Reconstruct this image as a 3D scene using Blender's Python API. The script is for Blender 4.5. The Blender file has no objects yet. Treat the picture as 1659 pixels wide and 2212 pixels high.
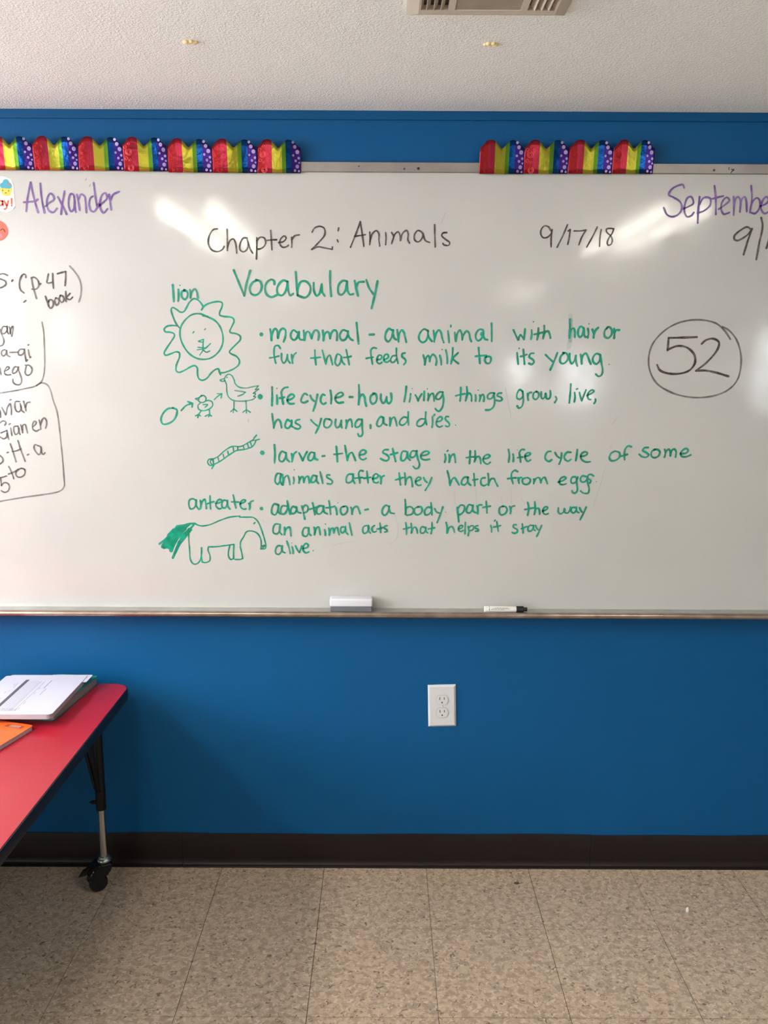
import bpy, bmesh, math, random
from math import radians, pi, sin, cos
from mathutils import Matrix, Vector

sc = bpy.context.scene
COL = sc.collection
random.seed(7)

# ---------------------------------------------------------------- camera
F_PX, W_PX, H_PX = 1789.0, 1659.0, 2212.0
cam_d = bpy.data.cameras.new('camera')
cam_d.sensor_fit = 'VERTICAL'
cam_d.sensor_height = 36.0
cam_d.lens = 36.0 * F_PX / H_PX
cam_d.clip_start = 0.02
cam = bpy.data.objects.new('camera', cam_d)
cam.matrix_world = (Matrix.Translation((0, -2.267, 1.488)) @ Matrix.Rotation(-radians(0.05), 4, 'Z')
                    @ Matrix.Rotation(radians(90 - 10.2), 4, 'X') @ Matrix.Rotation(radians(0.29), 4, 'Z'))
COL.objects.link(cam)
sc.camera = cam

# ---------------------------------------------------------------- light, exposure
world = bpy.data.worlds.new('world')
sc.world = world
world.use_nodes = True
world.node_tree.nodes['Background'].inputs[0].default_value = (0.75, 0.85, 1.0, 1)
world.node_tree.nodes['Background'].inputs[1].default_value = 0.25
sc.view_settings.view_transform = 'Standard'
sc.view_settings.look = 'None'
sc.view_settings.gamma = 1.0
sc.view_settings.use_curve_mapping = False
sc.view_settings.exposure = 0.52
TUBE = 17.0          # emission of the ceiling tubes
DAY = 7.8           # daylight behind the side windows
DAY_BACK = 7.0       # daylight behind the far windows

# ---------------------------------------------------------------- helpers
def lin(c):
    c = c / 255.0
    return c / 12.92 if c <= 0.04045 else ((c + 0.055) / 1.055) ** 2.4

def rgb(r, g, b):
    return (lin(r), lin(g), lin(b), 1.0)

MATS = {}
def mat(name, col, rough=0.5, metal=0.0, spec=0.5, bump=None, var=None, emit=None, coat=0.0, coat_rough=0.1):
    """var=(scale, colour2, sharpness)  bump=(scale, strength, distance)"""
    if name in MATS:
        return MATS[name]
    m = bpy.data.materials.new(name)
    m.use_nodes = True
    nt = m.node_tree
    b = nt.nodes['Principled BSDF']
    b.inputs['Base Color'].default_value = col
    b.inputs['Roughness'].default_value = rough
    b.inputs['Metallic'].default_value = metal
    b.inputs['Specular IOR Level'].default_value = spec
    b.inputs['Coat Weight'].default_value = coat
    b.inputs['Coat Roughness'].default_value = coat_rough
    tc = nt.nodes.new('ShaderNodeTexCoord')
    if var:
        n = nt.nodes.new('ShaderNodeTexNoise')
        n.inputs['Scale'].default_value = var[0]
        n.inputs['Detail'].default_value = 4
        nt.links.new(tc.outputs['Object'], n.inputs['Vector'])
        r = nt.nodes.new('ShaderNodeValToRGB')
        r.color_ramp.elements[0].position = 0.5 - var[2]
        r.color_ramp.elements[1].position = 0.5 + var[2]
        r.color_ramp.elements[0].color = col
        r.color_ramp.elements[1].color = var[1]
        nt.links.new(n.outputs['Fac'], r.inputs['Fac'])
        nt.links.new(r.outputs['Color'], b.inputs['Base Color'])
    if bump:
        n = nt.nodes.new('ShaderNodeTexNoise')
        n.inputs['Scale'].default_value = bump[0]
        n.inputs['Detail'].default_value = 3
        nt.links.new(tc.outputs['Object'], n.inputs['Vector'])
        bp = nt.nodes.new('ShaderNodeBump')
        bp.inputs['Strength'].default_value = bump[1]
        bp.inputs['Distance'].default_value = bump[2]
        nt.links.new(n.outputs['Fac'], bp.inputs['Height'])
        nt.links.new(bp.outputs['Normal'], b.inputs['Normal'])
    if emit:
        b.inputs['Emission Color'].default_value = emit[0]
        b.inputs['Emission Strength'].default_value = emit[1]
    MATS[name] = m
    return m

def node_of(m, t):
    return [n for n in m.node_tree.nodes if n.bl_idname == t][0]

def finish(name, me, mats, parent=None, smooth=False):
    if not isinstance(mats, (list, tuple)):
        mats = [mats]
    for m in mats:
        me.materials.append(m)
    if smooth:
        for p in me.polygons:
            p.use_smooth = True
    o = bpy.data.objects.new(name, me)
    COL.objects.link(o)
    if parent:
        o.parent = parent
    return o

def obj(name, bm, mats, parent=None, smooth=False, angle=None):
    me = bpy.data.meshes.new(name)
    bmesh.ops.recalc_face_normals(bm, faces=bm.faces)
    bm.to_mesh(me)
    bm.free()
    o = finish(name, me, mats, parent, smooth)
    if angle:
        try:
            me.set_sharp_from_angle(angle=radians(angle))
        except Exception:
            pass
    return o

def thing(name, label, cat, loc=(0, 0, 0), group=None, rot=0.0):
    o = bpy.data.objects.new(name, None)
    COL.objects.link(o)
    o.location = loc
    o.rotation_euler = (0, 0, rot)
    o['label'] = label
    o['category'] = cat
    if group:
        o['group'] = group
    return o

def tag(o, label, cat, group=None):
    o['label'] = label
    o['category'] = cat
    if group:
        o['group'] = group
    return o

def struct(o, label=None):
    o['kind'] = 'structure'
    if label:
        o['label'] = label
    return o

def box(bm, x0, x1, y0, y1, z0, z1, bev=0.0, seg=2, mi=0):
    r = bmesh.ops.create_cube(bm, size=1.0)
    vs = r['verts']
    for v in vs:
        v.co = Vector(((x0 + x1) / 2 + v.co.x * (x1 - x0), (y0 + y1) / 2 + v.co.y * (y1 - y0),
                       (z0 + z1) / 2 + v.co.z * (z1 - z0)))
    fs = set(f for v in vs for f in v.link_faces)
    if bev:
        es = list(set(e for v in vs for e in v.link_edges))
        rr = bmesh.ops.bevel(bm, geom=es, offset=bev, segments=seg, affect='EDGES', profile=0.5)
        fs |= set(rr['faces'])
    for f in fs:
        if f.is_valid:
            f.material_index = mi
    return vs

def cyl(bm, p0, p1, r0, r1=None, seg=24, cap=True, mi=0):
    p0, p1 = Vector(p0), Vector(p1)
    r1 = r0 if r1 is None else r1
    d = p1 - p0
    q = d.to_track_quat('Z', 'Y').to_matrix().to_4x4()
    rr = bmesh.ops.create_cone(bm, cap_ends=cap, cap_tris=False, segments=seg, radius1=r0, radius2=r1,
                               depth=d.length, matrix=Matrix.Translation((p0 + p1) / 2) @ q)
    for v in rr['verts']:
        for f in v.link_faces:
            f.material_index = mi
    return rr['verts']

def lathe(bm, prof, origin, axis='Z', seg=28, mi=0):
    o = Vector(origin)
    rings = []
    for (r, h) in prof:
        ring = []
        for k in range(seg):
            a = 2 * pi * k / seg
            if axis == 'Z':
                p = Vector((r * cos(a), r * sin(a), h))
            elif axis == 'X':
                p = Vector((h, r * cos(a), r * sin(a)))
            else:
                p = Vector((r * cos(a), h, r * sin(a)))
            ring.append(bm.verts.new(o + p))
        rings.append(ring)
    for a, b in zip(rings, rings[1:]):
        for k in range(seg):
            f = bm.faces.new((a[k], a[(k + 1) % seg], b[(k + 1) % seg], b[k]))
            f.material_index = mi
    for ring in (rings[0], rings[-1]):
        try:
            f = bm.faces.new(ring)
            f.material_index = mi
        except ValueError:
            pass

def prism(bm, pts, z0, z1, mi=0, axis='Z'):
    """extrude a closed outline; axis Z: pts are (x,y); axis Y: pts are (x,z) and z0,z1 are y"""
    def P(p, h):
        return Vector((p[0], p[1], h)) if axis == 'Z' else (Vector((p[0], h, p[1])) if axis == 'Y' else Vector((h, p[0], p[1])))
    a = [bm.verts.new(P(p, z0)) for p in pts]
    b = [bm.verts.new(P(p, z1)) for p in pts]
    fs = [bm.faces.new(a), bm.faces.new(b)]
    n = len(pts)
    for k in range(n):
        fs.append(bm.faces.new((a[k], a[(k + 1) % n], b[(k + 1) % n], b[k])))
    for f in fs:
        f.material_index = mi
    return a, b

def rrect(x0, x1, y0, y1, r, seg=6, which=(1, 1, 1, 1)):
    """rounded rectangle outline, corners in order (x1,y1) (x0,y1) (x0,y0) (x1,y0)"""
    pts = []
    for i, (cx, cy, sx, sy, a0) in enumerate(((x1, y1, -1, -1, 0), (x0, y1, 1, -1, 90), (x0, y0, 1, 1, 180), (x1, y0, -1, 1, 270))):
        rr = r if which[i] else r * 0.12
        for k in range(seg + 1):
            a = radians(a0 + 90.0 * k / seg)
            pts.append((cx + sx * rr + rr * cos(a), cy + sy * rr + rr * sin(a)))
    return pts

# ---------------------------------------------------------------- materials
M_board = mat('whiteboard_enamel', rgb(190, 190, 185), rough=0.38, spec=0.5, var=(3.0, rgb(182, 183, 179), 0.25))
def setup_board(m):
    nt = m.node_tree
    b = nt.nodes['Principled BSDF']
    b.inputs['Coat Weight'].default_value = 1.0
    b.inputs['Coat Roughness'].default_value = 0.13
    tc = [n for n in nt.nodes if n.bl_idname == 'ShaderNodeTexCoord'][0]
    # smudged patches where the eraser left the gloss uneven
    n = nt.nodes.new('ShaderNodeTexNoise')
    n.inputs['Scale'].default_value = 14.0
    n.inputs['Detail'].default_value = 5
    nt.links.new(tc.outputs['Object'], n.inputs['Vector'])
    mr = nt.nodes.new('ShaderNodeMapRange')
    mr.inputs['From Min'].default_value = 0.35
    mr.inputs['From Max'].default_value = 0.65
    mr.inputs['To Min'].default_value = 0.06
    mr.inputs['To Max'].default_value = 0.13
    nt.links.new(n.outputs['Fac'], mr.inputs['Value'])
    nt.links.new(mr.outputs['Result'], b.inputs['Coat Roughness'])
    w = nt.nodes.new('ShaderNodeTexNoise')
    w.inputs['Scale'].default_value = 7.0
    w.inputs['Detail'].default_value = 1
    nt.links.new(tc.outputs['Object'], w.inputs['Vector'])
    bp = nt.nodes.new('ShaderNodeBump')
    bp.inputs['Strength'].default_value = 0.5
    bp.inputs['Distance'].default_value = 0.0009
    nt.links.new(w.outputs['Fac'], bp.inputs['Height'])
    nt.links.new(bp.outputs['Normal'], b.inputs['Coat Normal'])
setup_board(M_board)

M_wall = mat('blue_wall_paint', rgb(0, 77, 127), rough=0.5, spec=0.22, bump=(160.0, 0.18, 0.002), var=(2.5, rgb(0, 81, 133), 0.3))
M_wall_side = mat('pale_side_wall_paint', rgb(150, 146, 140), rough=0.6, bump=(160.0, 0.12, 0.002))
M_trimblue = mat('blue_batten_paint', rgb(0, 74, 121), rough=0.5, spec=0.22, bump=(120.0, 0.1, 0.001))
M_rail = mat('satin_aluminium', rgb(172, 166, 162), rough=0.42, metal=0.85, bump=(300.0, 0.04, 0.0004), var=(9.0, rgb(150, 144, 140), 0.2))
M_tray = mat('tray_aluminium', rgb(196, 194, 192), rough=0.33, metal=0.8, var=(14.0, rgb(176, 172, 168), 0.2))
M_lip = mat('tray_lip_reflection_brown', rgb(176, 160, 148), rough=0.28, metal=0.9, var=(20.0, rgb(140, 122, 110), 0.22))  # brown reflection of floor and table is put into the lip colour
M_cove = mat('dark_brown_cove_vinyl', rgb(26, 18, 17), spec=0.3, rough=0.42, bump=(90.0, 0.1, 0.001))
M_white = mat('white_nylon_plate', rgb(203, 204, 205), rough=0.32)
M_slot = mat('slot_shade', rgb(38, 34, 32), rough=0.7)
M_vent = mat('ivory_vent_enamel', rgb(196, 188, 172), rough=0.45)
M_ventdark = mat('duct_shade', rgb(52, 46, 38), rough=0.8)
M_ventpan = mat('vent_centre_shaded_enamel', rgb(158, 150, 132), rough=0.5, var=(18.0, rgb(140, 132, 112), 0.2))  # shadow of the recess is put into this darker plate colour
M_glue = mat('yellowed_glue', rgb(232, 214, 160), rough=0.4)
M_top = mat('red_laminate', rgb(164, 30, 48), rough=0.3, spec=0.38, bump=(700.0, 0.1, 0.0004), var=(30.0, rgb(159, 28, 45), 0.3))
M_edge = mat('black_vinyl_edge', rgb(13, 15, 22), rough=0.45)
M_blackmetal = mat('black_leg_paint', rgb(12, 10, 10), spec=0.3, rough=0.45)
M_chrome = mat('chrome', rgb(200, 198, 196), rough=0.2, metal=1.0)
M_zinc = mat('zinc_collar', rgb(170, 185, 180), rough=0.25, metal=0.9)
M_caster = mat('black_caster_plastic', rgb(12, 12, 13), rough=0.16)
M_under = mat('table_underside', rgb(70, 60, 52), rough=0.7)
M_paper = mat('white_page', rgb(200, 200, 218), rough=0.6)
M_pageedge = mat('page_block', rgb(170, 163, 170), rough=0.75, bump=(900.0, 0.25, 0.001))
M_greyedge = mat('grey_page_block', rgb(140, 132, 128), rough=0.8, bump=(900.0, 0.25, 0.001))
M_teal = mat('teal_cover', rgb(18, 128, 118), rough=0.3)
M_orange = mat('orange_cover', rgb(235, 98, 36), rough=0.35)
M_orlabel = mat('brown_cover_label', rgb(160, 70, 36), rough=0.4)
M_print = mat('grey_print', rgb(92, 90, 100), rough=0.6)
M_printl = mat('pale_grey_print', rgb(134, 132, 150), rough=0.6)
M_fixture = mat('fixture_enamel', rgb(215, 214, 208), rough=0.35)
M_day = mat('daylit_pane', rgb(230, 238, 250), emit=((0.86, 0.92, 1.0, 1), DAY))
M_dayback = mat('daylit_far_pane', rgb(230, 238, 250), emit=((0.9, 0.95, 1.0, 1), DAY_BACK))
M_winframe = mat('white_window_frame', rgb(220, 218, 212), rough=0.4)
M_felt = mat('grey_felt', rgb(104, 104, 110), rough=0.95, bump=(500.0, 0.4, 0.001))
M_eraser = mat('white_eraser_shell', rgb(212, 213, 220), rough=0.35)
M_penwhite = mat('white_pen_barrel', rgb(232, 230, 226), rough=0.35)
M_penblack = mat('black_pen_cap', rgb(20, 18, 18), rough=0.35)
M_crumb = mat('brown_crumb', rgb(92, 74, 54), rough=0.8)
M_scrap = mat('white_scrap', rgb(236, 232, 226), rough=0.7)

def stipple_ceiling():
    m = mat('stippled_ceiling_paint', rgb(244, 250, 246), rough=0.8)
    nt = m.node_tree
    b = nt.nodes['Principled BSDF']
    tc = nt.nodes.new('ShaderNodeTexCoord')
    n1 = nt.nodes.new('ShaderNodeTexNoise')
    n1.inputs['Scale'].default_value = 210.0
    n1.inputs['Detail'].default_value = 3
    n1.inputs['Roughness'].default_value = 0.6
    r = nt.nodes.new('ShaderNodeValToRGB')
    r.color_ramp.elements[0].position = 0.42
    r.color_ramp.elements[1].position = 0.66
    bp = nt.nodes.new('ShaderNodeBump')
    bp.inputs['Strength'].default_value = 0.85
    bp.inputs['Distance'].default_value = 0.0014
    nt.links.new(tc.outputs['Object'], n1.inputs['Vector'])
    nt.links.new(n1.outputs['Fac'], r.inputs['Fac'])
    nt.links.new(r.outputs['Color'], bp.inputs['Height'])
    nt.links.new(bp.outputs['Normal'], b.inputs['Normal'])
    return m
M_ceil = stipple_ceiling()

def vct_tile():
    m = mat('speckled_vinyl_tile', rgb(196, 174, 150), rough=0.42, spec=0.4)
    nt = m.node_tree
    b = nt.nodes['Principled BSDF']
    ge = nt.nodes.new('ShaderNodeNewGeometry')
    mp = nt.nodes.new('ShaderNodeMapping')
    mp.inputs['Scale'].default_value = (1.0, 1.15, 1.0)
    nt.links.new(ge.outputs['Position'], mp.inputs['Vector'])
    def noise(scale, detail, lo, hi, c0, c1):
        n = nt.nodes.new('ShaderNodeTexNoise')
        n.inputs['Scale'].default_value = scale
        n.inputs['Detail'].default_value = detail
        n.inputs['Distortion'].default_value = 0.8
        nt.links.new(mp.outputs['Vector'], n.inputs['Vector'])
        r = nt.nodes.new('ShaderNodeValToRGB')
        r.color_ramp.elements[0].position = lo
        r.color_ramp.elements[1].position = hi
        r.color_ramp.elements[0].color = c0
        r.color_ramp.elements[1].color = c1
        nt.links.new(n.outputs['Fac'], r.inputs['Fac'])
        return r
    base = noise(60.0, 2.0, 0.40, 0.60, rgb(166, 147, 126), rgb(194, 173, 150))
    light = noise(88.0, 2.0, 0.59, 0.63, (0, 0, 0, 1), (1, 1, 1, 1))
    dark = noise(76.0, 2.0, 0.63, 0.67, (0, 0, 0, 1), (1, 1, 1, 1))
    for nn in nt.nodes:
        if nn.bl_idname == 'ShaderNodeTexNoise' and nn.inputs['Scale'].default_value == 76.0:
            nn.inputs['Distortion'].default_value = 1.4
    m1 = nt.nodes.new('ShaderNodeMixRGB')
    m1.inputs['Color2'].default_value = rgb(208, 189, 166)
    nt.links.new(light.outputs['Color'], m1.inputs['Fac'])
    nt.links.new(base.outputs['Color'], m1.inputs['Color1'])
    m2 = nt.nodes.new('ShaderNodeMixRGB')
    m2.inputs['Color2'].default_value = rgb(122, 103, 84)
    nt.links.new(dark.outputs['Color'], m2.inputs['Fac'])
    nt.links.new(m1.outputs['Color'], m2.inputs['Color1'])
    oi = nt.nodes.new('ShaderNodeObjectInfo')
    hs = nt.nodes.new('ShaderNodeHueSaturation')
    mv = nt.nodes.new('ShaderNodeMapRange')
    mv.inputs['To Min'].default_value = 0.965
    mv.inputs['To Max'].default_value = 1.035
    nt.links.new(oi.outputs['Random'], mv.inputs['Value'])
    nt.links.new(mv.outputs['Result'], hs.inputs['Value'])
    nt.links.new(m2.outputs['Color'], hs.inputs['Color'])
    nt.links.new(hs.outputs['Color'], b.inputs['Base Color'])
    return m
M_tile = vct_tile()
M_joint = mat('tile_joint_dirt', rgb(70, 58, 46), rough=0.8)

# ---------------------------------------------------------------- room shell
XL, XR, YB, ZC = -2.9, 4.9, -7.2, 2.122

def slab(name, x0, x1, y0, y1, z0, z1, m, label=None):
    bm = bmesh.new()
    box(bm, x0, x1, y0, y1, z0, z1)
    return struct(obj(name, bm, m), label)

slab('wall_back', XL - .1, XR + .1, 0.0, 0.1, -0.1, ZC + .1, M_wall, 'bright blue painted wall behind the whiteboard')
slab('wall_left', XL - .1, XL, YB - .1, 0.0, -0.1, ZC + .1, M_wall_side)
slab('wall_right', XR, XR + .1, YB - .1, 0.0, -0.1, ZC + .1, M_wall_side)
slab('wall_front', XL, XR, YB - .1, YB, -0.1, ZC + .1, M_wall_side)
slab('ceiling', XL, XR, YB, 0.0, ZC, ZC + .1, M_ceil, 'off-white stippled ceiling')
floor = slab('floor', XL, XR, YB, 0.0, -0.1, -0.0012, M_joint, 'beige speckled vinyl tile floor')

# vinyl tiles, each one a piece of the floor
TS = 0.3050
bm = bmesh.new()
g = 0.0007
box(bm, g, TS - g, g, TS - g, -0.004, 0.0, bev=0.0003, seg=1)
tile_me = bpy.data.meshes.new('floor_tile')
bmesh.ops.recalc_face_normals(bm, faces=bm.faces)
bm.to_mesh(tile_me)
bm.free()
tile_me.materials.append(M_tile)
for iy in range(8):
    for ix in range(-7, 8):
        t = bpy.data.objects.new('floor_tile', tile_me)
        COL.objects.link(t)
        t.parent = floor
        t.location = (0.1335 + ix * TS + 0.0026 * iy * 0 + random.uniform(-.0003, .0003), 0.02 - TS * (iy + 1),
                      random.uniform(-.0001, .0001))
# far part of the floor, out of view, in one sheet of the same tile
bm = bmesh.new()
y_end = 0.02 - TS * 8
box(bm, XL, XR, YB, y_end - 0.002, -0.004, 0.0)
box(bm, XL, 0.1335 - 7 * TS - 0.001, y_end, 0, -0.004, 0.0)
box(bm, 0.1335 + 8 * TS + 0.001, XR, y_end, 0, -0.004, 0.0)
o = obj('floor_tile_field', bm, M_tile, floor)
o['kind'] = 'stuff'

# thin painted batten where wall meets ceiling
bm = bmesh.new()
box(bm, XL, XR, -0.006, 0.0, 2.100, ZC, bev=0.002)
struct(obj('trim_1', bm, M_trimblue), 'thin blue batten along the top of the wall')

# cove base, three strips butted together
bm = bmesh.new()
box(bm, XL, XR, -0.0012, 0.0, 0.0, 0.100)
cove = struct(obj('baseboard_back', bm, M_cove), 'dark brown vinyl cove base under the blue wall')
def cove_prof(h):
    p = [(-0.0012, 0.0), (-0.0012, h), (-0.0028, h - .0004), (-0.0036, h - .002), (-0.0036, 0.022)]
    for k in range(7):
        a = radians(90 * k / 6)
        p.append((-0.0036 - 0.012 * (1 - cos(a)), 0.022 - 0.018 * sin(a)))
    p += [(-0.0176, 0.0022), (-0.0176, 0.0)]
    return p
for (x0, x1) in ((-2.0, -0.5965), (-0.5955, 0.6255), (0.6265, 2.0)):
    bm = bmesh.new()
    n = 24
    rings = []
    for i in range(n + 1):
        x = x0 + (x1 - x0) * i / n
        h = 0.1035 + 0.0012 * sin(x * 5.1 + x0) + 0.0008 * sin(x * 17)
        rings.append([bm.verts.new((x, y, z)) for (y, z) in cove_prof(h)])
    for a, b in zip(rings, rings[1:]):
        for k in range(len(a)):
            bm.faces.new((a[k], a[(k + 1) % len(a)], b[(k + 1) % len(a)], b[k]))
    bm.faces.new(rings[0])
    bm.faces.new(rings[-1])
    obj('cove_strip', bm, M_cove, cove, smooth=True, angle=40)

# windows of the room behind the camera (seen as soft reflections on the board)
def window(n, axis, a0, a1, z0, z1, m, bars=1):
    bm = bmesh.new()
    th = 0.012
    if axis == 'L':
        box(bm, XL + .001, XL + .004, a0, a1, z0, z1)
    elif axis == 'R':
        box(bm, XR - .004, XR - .001, a0, a1, z0, z1)
    else:
        box(bm, a0, a1, YB + .001, YB + .004, z0, z1)
    w = struct(obj('window_%d' % n, bm, m))
    bm = bmesh.new()
    def fr(b0, b1, c0, c1):
        if axis == 'L':
            box(bm, XL, XL + .05, b0, b1, c0, c1)
        elif axis == 'R':
            box(bm, XR - .05, XR, b0, b1, c0, c1)
        else:
            box(bm, b0, b1, YB, YB + .05, c0, c1)
    f = .04
    fr(a0 - f, a0, z0 - f, z1 + f)
    fr(a1, a1 + f, z0 - f, z1 + f)
    fr(a0, a1, z1, z1 + f)
    fr(a0, a1, z0 - f, z0)
    for k in range(1, bars + 1):
        c = a0 + (a1 - a0) * k / (bars + 1)
        fr(c - .015, c + .015, z0, z1)
    obj('window_frame', bm, M_winframe, w)
window(1, 'L', -2.5, -0.45, 0.95, 2.0, M_day)
window(2, 'L', -4.2, -3.0, 0.95, 2.0, M_day)
window(3, 'L', -5.55, -5.15, 1.55, 1.90, M_dayback, 0)
window(4, 'B', 1.38, 1.66, 1.20, 1.55, M_dayback, 0)
window(5, 'B', 1.98, 2.36, 1.05, 1.55, M_dayback, 0)
window(6, 'B', 4.16, 4.80, 1.02, 1.90, M_dayback, 0)

# fluorescent fixtures, two tubes each
def fixture(x0, x1, y0, y1, where, power=1.0, drop=0.0):
    glow = mat('lit_tube_%03d' % (power * 100), rgb(255, 250, 235), emit=((1.0, 0.95, 0.87, 1), TUBE * power))
    t = thing('ceiling_light', where, 'ceiling light', ((x0 + x1) / 2, (y0 + y1) / 2, ZC - drop))
    cx, cy = (x0 + x1) / 2, (y0 + y1) / 2
    bm = bmesh.new()
    box(bm, x0 - .07 - cx, x1 + .07 - cx, y0 - .03 - cy, y1 + .03 - cy, -0.03, 0.0, bev=.004)
    obj('housing', bm, M_fixture, t)
    if drop:
        for y in (y0 - cy + .15, y1 - cy - .15):
            bm = bmesh.new()
            cyl(bm, (0, y, -.001), (0, y, drop), .005, seg=10)
            obj('hanger_rod', bm, M_fixture, t)
    for x in (x0, x1):
        bm = bmesh.new()
        cyl(bm, (x - cx, y0 - cy, -0.055), (x - cx, y1 - cy, -0.055), 0.019, seg=16)
        obj('tube', bm, glow, t, smooth=True)
        for (ya, yb) in ((y0 - cy - .012, y0 - cy), (y1 - cy, y1 - cy + .012)):
            bm = bmesh.new()
            box(bm, x - cx - .014, x - cx + .014, ya, yb, -0.076, -0.028)
            obj('lamp_holder', bm, M_fixture, t)
fixture(-0.87, -0.68, -2.30, -1.02, 'twin tube ceiling light left of the camera')
fixture(1.08, 1.24, -2.35, -1.02, 'twin tube ceiling light right of the camera', 0.7)
fixture(-2.04, -1.88, -1.62, -0.42, 'twin tube ceiling light over the far end of the table', 2.9, 0.17)
fixture(-0.87, -0.68, -5.6, -4.38, 'twin tube ceiling light at the back left', 0.5)
fixture(1.08, 1.24, -5.6, -4.38, 'twin tube ceiling light at the back right', 0.5)

# ---------------------------------------------------------------- whiteboard
BX = 1.85
wb = thing('whiteboard', 'long white dry-erase board with a vocabulary lesson in green marker', 'whiteboard', (0, 0, 0.80))
def wbo(name, bm, m, smooth=False, angle=None, parent=None):
    for v in bm.verts:
        v.co.z -= 0.80
    return obj(name, bm, m, parent or wb, smooth, angle)
bm = bmesh.new()
box(bm, -BX, BX, -0.010, -0.001, 0.790, 1.985)
wbo('panel', bm, M_board)
# top rail with its rolled lower edge
bm = bmesh.new()
prism(bm, [(-0.001, 1.971), (-0.0145, 1.971), (-0.016, 1.9725), (-0.016, 1.9945), (-0.0145, 1.996), (-0.001, 1.996)], -BX, BX, axis='X')
wbo('frame_rail', bm, M_rail)
for s in (-1, 1):
    bm = bmesh.new()
    box(bm, min(s * BX, s * (BX + .022)), max(s * BX, s * (BX + .022)), -0.016, -0.001, 0.785, 1.996, bev=.002)
    wbo('side_rail', bm, M_rail)
# lower tray
bm = bmesh.new()
prism(bm, [(-0.001, 0.792), (-0.001, 0.806), (-0.011, 0.806), (-0.013, 0.8052), (-0.050, 0.8048), (-0.052, 0.8048), (-0.052, 0.792)],
      -BX, BX, axis='X')
tray = wbo('marker_tray', bm, M_tray)
bm = bmesh.new()
pr = [(-0.0521, 0.7925)]
for k in range(9):
    a = radians(-90 - 180 * k / 8)
    pr.append((-0.0585 + 0.0068 * cos(a), 0.8003 + 0.0078 * sin(a)))
pr.append((-0.0521, 0.8081))
prism(bm, pr, -BX, BX, axis='X')
wbo('tray_lip', bm, M_lip, smooth=True, angle=50)

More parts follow.
